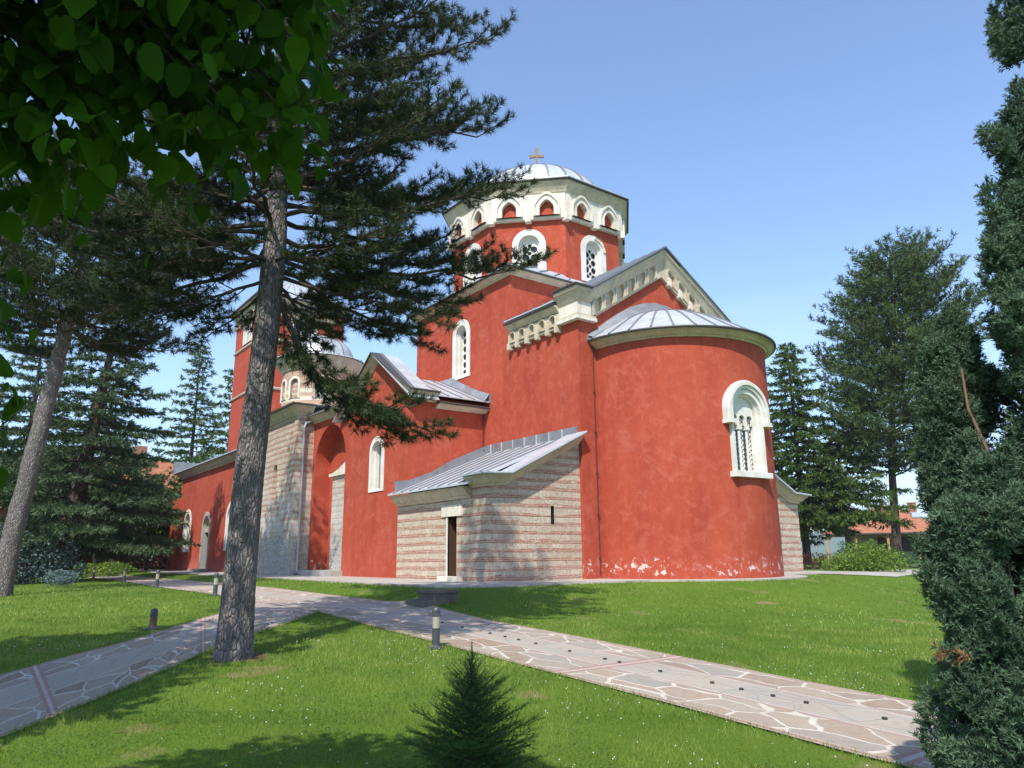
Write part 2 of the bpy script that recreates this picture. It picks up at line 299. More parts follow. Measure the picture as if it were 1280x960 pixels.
# ------------------------------------------------------------------ object helpers
def tag(o, label=None, cat=None, group=None, kind=None):
    for k, v in (('label', label), ('category', cat), ('group', group), ('kind', kind)):
        if v: o[k] = v
    return o
def thing(name, loc, label, cat, group=None, rz=0):
    o = bpy.data.objects.new(name, None); COL.objects.link(o); o.location = loc; o.rotation_euler = (0, 0, rz)
    o.empty_display_size = .3
    return tag(o, label, cat, group)
def link(name, me, parent=None, world=False, label=None):
    o = bpy.data.objects.new(name, me); COL.objects.link(o)
    if parent:
        o.parent = parent
        if world and parent.parent is None: o.location = -parent.location
    if label: o['label'] = label
    return o
class MB:
    def __init__(s): s.v = []; s.f = []; s.m = []; s.names = []
    def mi(s, n):
        if n not in s.names: s.names.append(n)
        return s.names.index(n)
    def add(s, vs, fs, mat):
        b = len(s.v); k = s.mi(mat); s.v += [tuple(p) for p in vs]
        for f in fs: s.f.append(tuple(i+b for i in f)); s.m.append(k)
    def box(s, x0, y0, z0, x1, y1, z1, mat, fn=None):
        p = [(x, y, z) for x in (x0, x1) for y in (y0, y1) for z in (z0, z1)]
        if fn: p = [fn(*q) for q in p]
        s.add(p, [(0, 1, 3, 2), (4, 6, 7, 5), (0, 4, 5, 1), (2, 3, 7, 6), (0, 2, 6, 4), (1, 5, 7, 3)], mat)
    def prism(s, pts, a0, a1, mat, fn):
        """pts: 2d contour; fn(p, q, a) -> xyz; extruded from a0 to a1"""
        n = len(pts); v = [fn(p, q, a0) for p, q in pts] + [fn(p, q, a1) for p, q in pts]
        f = [tuple(range(n)), tuple(range(2*n-1, n-1, -1))] + [(i, i+n, (i+1) % n+n, (i+1) % n) for i in range(n)]
        s.add(v, f, mat)
    def ring(s, outer, inner, a0, a1, mat, fn, opn=False):
        """closed frame between two contours with the same number of points, a1 = front"""
        n = len(outer); v = [fn(p, q, a1) for p, q in outer]+[fn(p, q, a1) for p, q in inner]+[fn(p, q, a0) for p, q in outer]+[fn(p, q, a0) for p, q in inner]
        f = [(0, n, 3*n, 2*n), (n-1, 2*n-1, 4*n-1, 3*n-1)] if opn else []
        for i in range(n-1 if opn else n):
            j = (i+1) % n
            f += [(i, j, j+n, i+n), (i, i+2*n, j+2*n, j), (i+n, j+n, j+3*n, i+3*n), (i+2*n, i+3*n, j+3*n, j+2*n)]
        s.add(v, f, mat)
    def sweep(s, path, prof, mat, closed=False, caps=True):
        """path: [(x,y,z,(mx,my))] with plan mitre vector; prof: closed list of (out, dz)"""
        n = len(prof); v = [(x+o*mx, y+o*my, z+dz) for (x, y, z, (mx, my)) in path for (o, dz) in prof]
        f = []; k = len(path)
        for i in range(k if closed else k-1):
            a, b = i*n, ((i+1) % k)*n
            for j in range(n): f.append((a+j, a+(j+1) % n, b+(j+1) % n, b+j))
        if caps and not closed: f += [tuple(range(n)), tuple(range((k-1)*n+n-1, (k-1)*n-1, -1))]
        s.add(v, f, mat)
    def lathe(s, cx, cy, prof, mat, n=48, a0=0, a1=2*pi, close_prof=False):
        full = abs(a1-a0-2*pi) < 1e-6; k = n if full else n+1
        v = [(cx+r*cos(a0+(a1-a0)*i/n), cy+r*sin(a0+(a1-a0)*i/n), z) for i in range(k) for r, z in prof]
        p = len(prof); f = []
        for i in range(n):
            a, b = i*p, ((i+1) % k)*p
            for j in range(p if close_prof else p-1): f.append((a+j, b+j, b+(j+1) % p, a+(j+1) % p))
        s.add(v, f, mat)
    def tube(s, pts, rad, mat, n=8):
        pts = [Vector(p) for p in pts]; v = []; f = []; ref = None
        for i, p in enumerate(pts):
            t = (pts[min(i+1, len(pts)-1)]-pts[max(i-1, 0)]).normalized()
            u = t.cross(Vector((0, 0, 1)) if abs(t.z) < .9 else Vector((1, 0, 0))).normalized()
            if ref is not None:
                u = (ref - t*ref.dot(t)); u = u.normalized() if u.length > 1e-4 else t.orthogonal().normalized()
            ref = u; q = t.cross(u); r = rad[i] if hasattr(rad, '__len__') else rad
            v += [tuple(p+(u*cos(2*pi*k/n)+q*sin(2*pi*k/n))*r) for k in range(n)]
        for i in range(len(pts)-1):
            for k in range(n): f.append((i*n+k, i*n+(k+1) % n, (i+1)*n+(k+1) % n, (i+1)*n+k))
        f += [tuple(range(n))[::-1], tuple(range((len(pts)-1)*n, len(pts)*n))]
        s.add(v, f, mat)
    def mesh(s, name, smooth=False, recalc=True):
        me = bpy.data.meshes.new(name); me.from_pydata(s.v, [], s.f)
        for n in s.names: me.materials.append(MATS[n])
        me.polygons.foreach_set('material_index', s.m)
        if recalc:
            b = bmesh.new(); b.from_mesh(me); bmesh.ops.recalc_face_normals(b, faces=b.faces); b.to_mesh(me); b.free()
        if smooth:
            me.polygons.foreach_set('use_smooth', [True]*len(me.polygons))
            me.set_sharp_from_angle(angle=R(35))
        me.update(); return me
    def build(s, name, parent=None, world=True, smooth=False, label=None, cut=None):
        o = link(name, s.mesh(name, smooth), parent, world, label)
        if cut:
            c = bpy.data.objects.new('cut', cut.mesh('cut')); COL.objects.link(c)
            md = o.modifiers.new('b', 'BOOLEAN'); md.operation = 'DIFFERENCE'; md.object = c; md.solver = 'EXACT'; md.material_mode = 'TRANSFER'
            if parent: c.parent = None; o_par = (o.parent, o.location.copy()); o.parent = None; o.location = (0, 0, 0)
            bpy.context.view_layer.update()
            me = bpy.data.meshes.new_from_object(o.evaluated_get(bpy.context.evaluated_depsgraph_get()))
            o.modifiers.clear(); o.data = me; me.name = name; bpy.data.objects.remove(c)
            if parent: o.parent, o.location = o_par
        return o
def fastmesh(name, V, F, mats, tint=None, smooth=False, midx=None):
    """V (n,3) array, F (k,3 or 4) array"""
    me = bpy.data.meshes.new(name); n, k = F.shape
    me.vertices.add(len(V)); me.vertices.foreach_set('co', np.ascontiguousarray(V, dtype=np.float32).ravel())
    me.loops.add(n*k); me.loops.foreach_set('vertex_index', F.ravel().astype(np.int32))
    me.polygons.add(n); me.polygons.foreach_set('loop_start', np.arange(0, n*k, k, dtype=np.int32))
    me.polygons.foreach_set('loop_total', np.full(n, k, dtype=np.int32))
    for q in mats: me.materials.append(MATS[q])
    if midx is not None: me.polygons.foreach_set('material_index', midx.astype(np.int32))
    if tint is not None:
        at = me.attributes.new('tint', 'FLOAT', 'POINT'); at.data.foreach_set('value', tint.astype(np.float32))
    if smooth: me.polygons.foreach_set('use_smooth', np.ones(n, dtype=bool))
    me.update(calc_edges=True); return me
def arch(w, h, n=14, pointed=0):
    r = w/2; hs = h-r; p = [(-r, 0), (-r, hs)]
    for i in range(1, n):
        t = pi-pi*i/n; p.append((r*cos(t), hs+r*sin(t)*(1+pointed*sin(t)**6)))
    return p+[(r, hs), (r, 0)]
def sh(pts, ds, dz): return [(p+ds, q+dz) for p, q in pts]
def frame(ox, oy, oz, ang):
    """local (s, z, n) -> world; n points along ang (degrees from east), s to the left seen from inside"""
    c, s_ = cos(R(ang)), sin(R(ang))
    return lambda s, z, n: (ox+c*n-s_*s, oy+s_*n+c*s, oz+z)

# ------------------------------------------------------------------ ground
XS = [-400, -60, -25, -20, -16, -12.6, -10, -8, -6, -4, 0, 400]; ZS = [-.45, -.3, -.27, -.32, -.4, -.6, -.73, -.83, -.93, -1.0, -1.08, -1.3]
def ssn(a_, b_, x): t = np.clip((x-a_)/(b_-a_), 0, 1); return t*t*(3-2*t)
def terr(x, y):
    x = np.asarray(x, float); y = np.asarray(y, float)
    d = np.minimum(np.hypot(np.maximum(x+16.3, 0), np.maximum(10.2-y, 0)), np.maximum(0, np.hypot(x+18.4, y-21.05)-4.1))
    zp = np.interp(x, XS, ZS)-.1*ssn(6.5, 1, y); L = 1.7+.45*np.clip(x+17, 0, 12)
    return -.07+(zp+.07)*ssn(0, 1, d/L)
def axis(lo, hi, near0, near1, st):
    a_ = list(np.arange(near0, near1+1e-6, st)); s_ = st; x = near1
    while x < hi: s_ *= 1.35; x += s_; a_.append(x)
    s_ = st; x = near0; b_ = []
    while x > lo: s_ *= 1.35; x -= s_; b_.append(x)
    return np.array(b_[::-1]+a_)
gx = axis(-4200, 4200, -60, 12, .4); gy = axis(-4200, 4200, -12, 40, .4)
GX, GY = np.meshgrid(gx, gy, indexing='ij'); GZ = terr(GX, GY)
far = np.hypot(GX, GY); GZ = GZ - 40*ssn(150, 2500, far)
nx, ny = GX.shape; idx = np.arange(nx*ny).reshape(nx, ny)
F = np.stack([idx[:-1, :-1], idx[1:, :-1], idx[1:, 1:], idx[:-1, 1:]], -1).reshape(-1, 4)
o = link('ground', fastmesh('ground', np.stack([GX, GY, GZ], -1).reshape(-1, 3), F, ['lawn'], smooth=True)); tag(o, kind='structure')
# distant hills
for k, (az0, az1, dist_, hh, sd_) in enumerate(((0, 65, 2600, 95, 3.3), (-35, 8, 2900, 110, 8.1), (20, 60, 3600, 150, 5.7))):
    V = []; n = 90
    for i in range(n+1):
        t = R(-az0+(az0-az1)*i/n) ; ang = pi-YAW - R(-32+ (az0+(az1-az0)*i/n)) 
        hz = hh*(.55+.9*noise.noise((i*.06+sd_, k*3.1, 0))+.25*noise.noise((i*.3, sd_, 0)))
        for rr, zz in ((dist_*.82, -45), (dist_*.9, hz*.45-20), (dist_, hz), (dist_*1.2, -45)): V.append((rr*cos(ang), rr*sin(ang), zz))
    I = np.arange((n+1)*4).reshape(n+1, 4); F = np.stack([I[:-1, :-1], I[1:, :-1], I[1:, 1:], I[:-1, 1:]], -1).reshape(-1, 4)
    tag(link('hills', fastmesh('hills', np.array(V), F, ['hill_green'], smooth=True)), kind='structure')

# paths: each a strip between two edge lines
def resample(pts, n):
    p = np.array(pts, float); d = np.r_[0, np.cumsum(np.hypot(*np.diff(p, axis=0).T))]; t = np.linspace(0, d[-1], n)
    return np.stack([np.interp(t, d, p[:, 0]), np.interp(t, d, p[:, 1])], -1)
PATHPOLY = []
def strip(name, far_, near_, mat, lift, m_=10):
    L = max(hypot(far_[0][0]-far_[-1][0], far_[0][1]-far_[-1][1]), 1); n = int(L/.3)+2
    A, B = resample(far_, n), resample(near_, n); PATHPOLY.append(np.r_[A, B[::-1]])
    t = np.linspace(0, 1, m_+1); P = A[:, None]*(1-t)[None, :, None]+B[:, None]*t[None, :, None]
    ed = np.where((t == 0) | (t == 1), 0, 0)[None]
    Z = terr(P[..., 0], P[..., 1])+lift+ed
    V = np.dstack([P, Z]).reshape(-1, 3); I = np.arange(n*(m_+1)).reshape(n, m_+1)
    F = np.stack([I[:-1, :-1], I[1:, :-1], I[1:, 1:], I[:-1, 1:]], -1).reshape(-1, 4)
    me = fastmesh(name, V, F, [mat]); uv = me.uv_layers.new(name='UVMap')
    along = np.linspace(0, L, n); UV = np.dstack([np.tile(t, (n, 1)), np.tile(along[:, None], (1, m_+1))]).reshape(-1, 2)
    uv.data.foreach_set('uv', UV[F.ravel()].astype(np.float32).ravel())
    return tag(link(name, me), kind='structure')
strip('path', [(8, 9.0), (-4.4, 9.15), (-7, 9.2), (-10.7, 9.2), (-13.7, 9.05), (-15.7, 8.85), (-20, 8.75), (-32, 9.0), (-48, 9.1), (-66, 9.3)],
      [(8, 6.3), (-3.5, 6.5), (-6, 6.68), (-9.4, 6.66), (-12.3, 6.62), (-15.75, 6.5), (-20, 6.2), (-28.4, 6.3), (-41, 6.95), (-66, 7.3)], 'paving', .020)
strip('path', [(-22.5, 6.9), (-18.9, 5.9), (-16.7, 4.76), (-15.1, 3.45), (-13.95, 2.45), (-13.0, 1.5), (-11.9, .6), (-7, -3.6)],
      [(-16.2, 6.9), (-15.6, 6.4), (-14.4, 5.34), (-13.67, 4.56), (-12.68, 3.61), (-11.2, 2.5), (-9.6, 1.26), (-5.0, -2.4)], 'paving', .014)
# stone pavement round the church
po = [(-68, 10.9), (-31.4, 10.6), (-23, 10.4), (-18, 10.3), (-16.6, 10.4), (-16.3, 12), (-16.35, 14.5), (-16.2, 17.2)]
po += [(-18.4+4.25*cos(t), 21.05+4.25*sin(t)) for t in np.radians(np.arange(-50, 66, 8))] + [(-16.6, 25.6), (-16.8, 30.9)]
pi_ = po + [(-68, 31.)]
mb = MB(); mb.prism(pi_, -.16, -.03, 'slab_pavement', lambda p, q, a_: (p, q, a_)); tag(mb.build('pavement'), kind='structure')
PATHPOLY.append(np.array(pi_))
strip('path', [(-17.0, 26.5), (-15.9, 27.6), (-15.2, 30), (-16, 36)], [(-17.2, 29.5), (-17.0, 30.2), (-17.2, 31.5), (-18.2, 36)], 'slab_pavement', .02, 4)
def inpoly(P, poly):
    x, y = P[:, 0], P[:, 1]; c = np.zeros(len(P), bool); j = len(poly)-1
    for i in range(len(poly)):
        xi, yi = poly[i]; xj, yj = poly[j]
        if yi != yj: c ^= ((yi > y) != (yj > y)) & (x < (xj-xi)*(y-yi)/(yj-yi)+xi)
        j = i
    return c
mb = MB(); mb.box(-15.75, 8.95, -.6, -15.05, 9.6, -.09, 'step_stone'); mb.box(-15.80, 8.90, -.09, -15.0, 9.6, -.035, 'step_stone'); mb.box(-15.75, 8.6, -.6, -15.05, 8.945, -.24, 'step_stone')
o = mb.build('stone_steps'); tag(o, 'low dark stone steps between the paved path and the church pavement', 'steps')
STEPS = np.array([(-15.8, 8.5), (-15.0, 8.5), (-15.0, 10.6), (-15.8, 10.6)]); PATHPOLY.append(STEPS)

# ------------------------------------------------------------------ the church
church = thing('church', (-18.6, 16.7, 0), 'brick red monastery church with grey metal domes, white arched windows and a round apse', 'church')
XA, YA, YC = -18.58, 16.72, 21.05
CORN = [(-.05, 0), (.06, 0), (.10, .10), (.16, .13), (.30, .34), (.36, .36), (.36, .44), (-.05, .44)]
EDGE = [(-.04, 0), (.44, 0), (.45, .03), (.44, .06), (-.04, .08)]
def scale_prof(p, so, sz): return [(a_*so, b_*sz) for a_, b_ in p]
def cornice(parent, path, so=1, sz=1, closed=False, mat='stone', edge=True):
    mb = MB(); pr = scale_prof(CORN, so, sz); mb.sweep(path, pr, mat, closed)
    o = mb.build('cornice', parent)
    if edge:
        mb = MB(); mb.sweep([(x, y, z+.44*sz+.003, mm) for x, y, z, mm in path], scale_prof(EDGE, so, 1), 'eave_edge', closed); mb.build('roof_edge', parent)
    return o
def lattice(w, h, mb_target, fn, n0, big=.15, small=.09, pitch=.36, matp='white_plaster'):
    """pierced plate with real round holes, glass behind"""
    p = MB(); p.prism(arch(w, h), -.02, .02, matp, lambda s, z, n: (s, n, z))
    c = MB(); dx = pitch*.535
    def disc(s, z, r):
        if abs(s)+r > w/2-.005: 
            if abs(s) > w/2+.02: return
        if z-r < .02 or hypot(s, max(0, z-(h-w/2)))+r*.75 > w/2: return
        c.prism([(s+r*cos(t), z+r*sin(t)) for t in np.linspace(0, 2*pi, 13)[:-1]], -.1, .1, matp, lambda a_, b_, n: (a_, n, b_))
    z = pitch*.5
    while z < h:
        for k in range(-3, 4):
            if k % 2: disc(k*dx, z, big)
            else: disc(k*dx, z+pitch/2, small)
        z += pitch
    o = p.build('t', cut=c); me = o.data; b = len(mb_target.v)
    mb_target.add([fn(v.co.x, v.co.z, n0+v.co.y) for v in me.vertices], [tuple(q.vertices) for q in me.polygons], matp)
    bpy.data.objects.remove(o)
    mb_target.prism(arch(w*.99, h*.99), n0-.09, n0-.07, 'glass_dark', fn)
def arched_window(parent, fn, w, h, sw=.16, depth=.35, kind='lattice', proud=.035, cutmb=None, broken=False):
    """w, h: clear opening; fn local frame with z=0 at the sill"""
    mb = MB(); outer, inner = sh(arch(w+2*sw, h+sw*1.6), 0, -sw*.6), arch(w, h)
    mb.ring(outer, inner, -.03, proud, 'white_plaster', fn)
    if broken:
        for t in np.linspace(.25, 1.35, 6):
            r = w/2+sw*.6; mb.box(-.10, -.07, .02, .10, .07, .075+.03*random.random(), 'pale_stone', lambda a_, b_, n, t=t, r=r: fn(r*cos(t)+a_*sin(t)+b_*cos(t), h-w/2+r*sin(t)-a_*cos(t)+b_*sin(t), n))
    inner2 = arch(w*.86, h-.07*w)
    mb.ring(inner, inner2, -depth, -depth*.45, 'white_plaster', fn)
    a_ = sh(arch(w+.06, h+.05), 0, -.02); mb.ring(a_, inner, -depth-.05, -.03, 'white_plaster', fn)
    if kind == 'lattice': lattice(w*.86, h-.07*w, mb, fn, -depth-.02, *( (.10, .06, .25) if w < .8 else (.145, .088, .35)))
    elif kind == 'slat':
        mb.prism(arch(w*.9, h*.98), -depth-.04, -depth-.02, 'glass_pale', fn)
        mb.prism([(-.05, .02), (.05, .02), (.05, h*.9), (-.05, h*.9)], -depth-.02, -depth+.06, 'white_plaster', fn)
    else:
        mb.prism(arch(w*.9, h*.98), -depth-.04, -depth-.02, 'glass_pale' if kind == 'pale' else 'glass_dark', fn)
    mb.prism(arch(w+.05, h+.03), -depth-.12, -depth-.10, 'glass_dark', fn)
    o = mb.build('window', parent)
    if cutmb is not None: cutmb.prism(sh(arch(w+.07, h+.055), 0, -.022), -depth-.14, .3, 'white_plaster', fn)
    return o
def seams(mb, p00, p10, p11, p01, n, h=.045, wd=.035, mat='seam'):
    """ribs running from edge p00-p10 (eave) to p01-p11 (ridge)"""
    a0, a1, b0, b1 = map(Vector, (p00, p10, p01, p11)); nrm = (a1-a0).cross(b0-a0).normalized()
    if nrm.z < 0: nrm = -nrm
    for i in range(n+1):
        t = i/n; p = a0.lerp(a1, t); q = b0.lerp(b1, t); d = (a1-a0).normalized()*wd/2
        if (p-q).length < .2: continue
        v = [p-d, p+d, q+d, q-d]; mb.add([tuple(x) for x in v]+[tuple(x+nrm*h) for x in v], [(0, 1, 2, 3), (4, 5, 6, 7), (0, 1, 5, 4), (1, 2, 6, 5), (2, 3, 7, 6), (3, 0, 4, 7)], mat)
def roof_slab(mb, p00, p10, p11, p01, th=.05, n=0, mat='lead'):
    v = [Vector(p) for p in (p00, p10, p11, p01)]; dn = Vector((0, 0, -th))
    mb.add([tuple(p) for p in v]+[tuple(p+dn) for p in v], [(0, 1, 2, 3), (4, 5, 6, 7), (0, 1, 5, 4), (1, 2, 6, 5), (2, 3, 7, 6), (3, 0, 4, 7)], mat)
    if n: seams(mb, p00, p10, p11, p01, n)
def plate_hole(mb, fn, s0, s1, z0, z1, hole, n0, n1, mat):
    """rectangular plate with one arched hole"""
    cx = sum(p for p, q in hole)/len(hole); cz = hole[1][1]
    out = []
    for i, (p, q) in enumerate(hole):
        if i == 0: out.append((s0, z0))
        elif i == len(hole)-1: out.append((s1, z0))
        elif i == 1: out.append((s0, q))
        elif i == len(hole)-2: out.append((s1, q))
        else:
            dx, dz = p-cx, q-cz; t = min((s1-cx)/abs(dx) if abs(dx) > 1e-6 else 9e9, (z1-cz)/dz if dz > 1e-6 else 9e9); out.append((cx+dx*t, cz+dz*t))
    n = len(hole); v = []; f = []
    v += [fn(p, q, n1) for p, q in out]+[fn(p, q, n1) for p, q in hole]+[fn(p, q, n0) for p, q in hole]
    for i in range(n):
        j = (i+1) % n; f += [(i, j, j+n, i+n), (i+n, j+n, j+2*n, i+2*n)]
        a_, b_ = out[i], out[j]
        if abs(a_[0]-b_[0]) > 1e-6 and abs(a_[1]-b_[1]) > 1e-6 and j:
            v.append(fn(s0 if a_[0] < cx else s1, z1, n1)); f.append((i, len(v)-1, j))
    v += [fn(p, q, n0) for p, q in ((s0, z0), (s1, z0), (s1, z1), (s0, z1))]; k = len(v)-4
    fr = len(v); v += [fn(p, q, n1) for p, q in ((s0, z0), (s1, z0), (s1, z1), (s0, z1))]
    f += [(k, k+1, fr+1, fr), (k+1, k+2, fr+2, fr+1), (k+2, k+3, fr+3, fr+2), (k+3, k, fr, fr+3)]
    mb.add(v, f, mat)
PH=0
def frieze(parent, fn, s0, s1, count, z0, z1, aw, ah, zb, n1=.20, mat='stone', console=True, pointed=0, mould=.07, back=None, ends=False):
    mb = MB(); wd = (s1-s0)/count
    for i in range(count):
        a_, b_ = s0+i*wd, s0+(i+1)*wd; c_ = (a_+b_)/2; hole = sh(arch(aw, ah, 12, pointed), c_, zb)
        plate_hole(mb, fn, a_+.001, b_-.001, z0, z1, hole, -.04, n1, mat)
        mb.ring(sh(arch(aw+2*mould, ah+mould, 12, pointed), c_, zb), sh(arch(aw+.004, ah+.002, 12, pointed), c_, zb), n1-.02, n1+.05, mat, fn)
        if mould > .15: mb.ring(sh(arch(aw+2*mould+.16, ah+mould+.08, 12, pointed), c_, zb), sh(arch(aw+2*mould, ah+mould-.005, 12, pointed), c_, zb), n1-.02, n1+.11, mat, fn); mb.ring(sh(arch(aw+.12, ah+.06, 12, pointed), c_, zb), sh(arch(aw-.004, ah-.002, 12, pointed), c_, zb), n1-.02, n1+.08, mat, fn)
        mb.prism(sh(arch(aw*1.05, ah*1.03, 12, pointed), c_, zb-.01), -.02, .035, back or mat, fn)
        if console:
            for cc in ([a_] if i else ([a_+.09] if not ends else [a_+.09]))+([b_-.09] if i == count-1 else []):
                mb.box(cc-.085, z0-.14, -.02, cc+.085, z0+.12, n1+.07, mat, lambda p, q, n: fn(p, q, n))
                mb.box(cc-.06, z0+.12, -.02, cc+.06, z0+.22, n1+.04, mat, lambda p, q, n: fn(p, q, n))
    return mb.build('arched_frieze', parent)
def dome_ribs(mb, cx, cy, prof, angs, mat='seam', wd=.03, h=.04):
    for t in angs:
        c_, s_ = cos(t), sin(t)
        for (r0, z0), (r1, z1) in zip(prof[:-1], prof[1:]):
            v = []
            for r, z in ((r0, z0), (r1, z1)):
                ww = min(wd, r*.08+.004)
                for sg in (-1, 1):
                    for dh in (-.01, h): v.append((cx+(r+dh*.7)*c_-sg*ww*s_, cy+(r+dh*.7)*s_+sg*ww*c_, z+dh*.7))
            mb.add(v, [(0, 1, 5, 4), (2, 3, 7, 6), (1, 3, 7, 5), (0, 2, 6, 4)], mat)

# --- apse
acx, acy, aR = -18.4, YC, 3.5
mb = MB(); n = 96; th = [-pi/2*1.0+pi*i/n for i in range(n+1)]
poly = [(acx-.4, acy-aR)]+[(acx+aR*cos(t), acy+aR*sin(t)) for t in th]+[(acx-.4, acy+aR)]
mb.prism(poly, -.12, 7.86, 'red_plaster', lambda p, q, a_: (p, q, a_))
cut = MB(); wf = frame(acx+(aR-.02)*cos(R(-3.5)), acy+(aR-.02)*sin(R(-3.5)), 3.28, -3.5)
cut.prism(arch(1.62, 2.86), -.40, .4, 'white_plaster', wf)
apse = mb.build('apse', church, smooth=True, cut=cut)
# triple window
mb = MB(); W, H = 1.58, 2.82
mb.ring(arch(W, H), arch(W-.24, H-.14), -.30, .03, 'white_plaster', wf, True)
mb.ring(arch(W-.24, H-.14), arch(W-.38, H-.22), -.30, -.10, 'white_plaster', wf, True)
mb.ring(sh(arch(2.06, 1.40, 20), 0, 1.72), sh(arch(1.5, 1.12, 20), 0, 1.72), -.12, .10, 'white_plaster', wf, True)
mb.ring(sh(arch(1.96, 1.35, 20), 0, 1.72), sh(arch(1.72, 1.23, 20), 0, 1.72), .08, .16, 'white_plaster', wf, True)
for s_ in (-1, 1): mb.box(s_*.89-.15, 1.60, -.14, s_*.89+.15, 1.74, .18, 'white_plaster', wf)
mb.box(-.90, -.14, -.34, .90, .04, .15, 'white_plaster', wf)
c3 = [-.37, 0, .37]; hole_top = 1.62
for c_ in c3: plate_hole(mb, wf, c_-.185, c_+.185, hole_top, hole_top+.52, sh(arch(.27, .36, 10), c_, hole_top), -.30, -.20, 'white_plaster')
mb.prism([(-.58, hole_top+.521), (.58, hole_top+.521), (.50, 2.50), (.25, 2.64), (0, 2.68), (-.25, 2.64), (-.50, 2.50)], -.30, -.20, 'white_plaster', wf)
for c_ in (-.185, .185):
    mb.tube([wf(c_, .05, -.22), wf(c_, 1.48, -.22)], .045, 'white_plaster', 12)
    mb.box(c_-.08, 1.48, -.30, c_+.08, 1.63, -.14, 'white_plaster', wf); mb.box(c_-.065, .04, -.29, c_+.065, .12, -.155, 'white_plaster', wf)
for c_ in (-.56, .56): mb.box(c_-.06, .04, -.31, c_+.06, 1.62, -.20, 'white_plaster', wf)
mb.prism([(-.6, .03), (.6, .03), (.6, 2.1), (-.6, 2.1)], -.37, -.345, 'glass_dark', wf)
for c_ in c3:
    for j in range(12):
        mb.ring([(c_+.13*cos(t), .13+j*.155+.08*sin(t)) for t in np.linspace(0, 2*pi, 13)[:-1]], [(c_+.065*cos(t), .13+j*.155+.05*sin(t)) for t in np.linspace(0, 2*pi, 13)[:-1]], -.345, -.315, 'white_plaster', wf)
mb.build('window', apse)
ap_path = [(acx+aR*cos(t), acy+aR*sin(t), 7.80, (cos(t), sin(t))) for t in [-pi/2-.04+(pi+.08)*i/72 for i in range(73)]]
cornice(apse, ap_path, .95, .50)
prof = [(3.94, 8.09), (3.86, 8.14), (3.5, 8.36), (3.0, 8.68), (2.4, 9.04), (1.7, 9.38), (1.0, 9.60), (.35, 9.68), (.02, 9.7)]
mb = MB(); mb.lathe(XA+.03, acy, prof, 'lead', 48, -pi/2, pi/2); dome_ribs(mb, XA+.03, acy, prof[:-1], np.linspace(-pi/2+.06, pi/2-.06, 17)); mb.build('roof', apse, smooth=True)
fl = [(-r, z) for r, z in prof[:-1]]; fl_in = fl+[(r, z) for r, z in prof[-2::-1]]
up = [(p*1.0, q+.42*(1-abs(p)/4.6)+.10) for p, q in fl_in]
up = [(p, q) for p, q in up]
mb = MB()
for i in range(len(fl_in)-1):
    mb.prism([fl_in[i], fl_in[i+1], up[i+1], up[i]], .0, .05, 'dark_lead', lambda p, q, a_: (XA+a_+.002, acy+p, q))
    v = [(XA+.05, acy+up[i][0], up[i][1]), (XA+.05, acy+up[i+1][0], up[i+1][1]), (XA+.42, acy+fl_in[i+1][0]*.93, fl_in[i+1][1]+.03), (XA+.42, acy+fl_in[i][0]*.93, fl_in[i][1]+.03)]
    mb.add(v, [(0, 1, 2, 3)], 'dark_lead')
mb.build('flashing', apse)

# --- choir (east bay with gable)
x0c = -22.497
cut = MB(); mb = MB()
zc, za = 8.75, 11.30; sl = .64; yl = 17.2
body = [(YA, -.12), (2*YC-YA, -.12), (2*YC-YA, zc+.9), (2*YC-yl, zc+.9), (YC, za+1.0), (yl, zc+.9), (YA, zc+.9)]
mb.prism(body, x0c, XA, 'red_plaster', lambda p, q, a_: (a_, p, q)); choir = mb.build('choir', church)
# stepped south shoulder block + frieze on the gable, following the rake
def rake(sgn):
    def fn(s, z, n):                       # s measured from apex outwards (towards s>0), sheared down the slope
        return (XA+n, YC+sgn*s, z-sl*s)
    return fn
for sg in (-1, 1):
    fr = frieze(choir, rake(sg), .28, 3.78, 6, za-.02, za+.78, .40, .58, za+.08, .13, 'stone', console=False, mould=.07)
    mb = MB(); mb.prism([(0, za-.02), (.28, za-.02), (.28, za+.72), (0, za+.72)], -.03, .13, 'stone', rake(sg)); mb.build('gable_frieze', choir)
    if sg == 1:
        for i in range(6): mb = MB(); mb.box(.32+i*.58, za-.10, -.02, .46+i*.58, za+.22, .24, 'pale_stone', lambda p, q, n: rake(1)(p, q, n)); mb.build('console', choir)
sS, nS = 2*YC-YA-0, 0
zr = 9.42
pth = [(-19.45, YA, zr, (0, -1)), (XA, YA, zr, (1, -1)), (XA, yl-.05, zr, (1, 0)), (XA, YC, zr+sl*(YC-yl), (1, 0)), (XA, 2*YC-yl+.05, zr, (1, 0)), (XA, 2*YC-YA, zr, (1, 1)), (-19.45, 2*YC-YA, zr, (0, 1))]
mb = MB(); mb.sweep(pth, [(-.05, 0), (.14, 0), (.20, .10), (.32, .34), (.37, .36), (.37, .48), (-.05, .48)], 'stone'); mb.build('cornice', choir)
mb = MB(); mb.sweep([(x, y, z+.483, mm) for x, y, z, mm in pth], EDGE, 'eave_edge'); mb.build('roof_edge', choir)
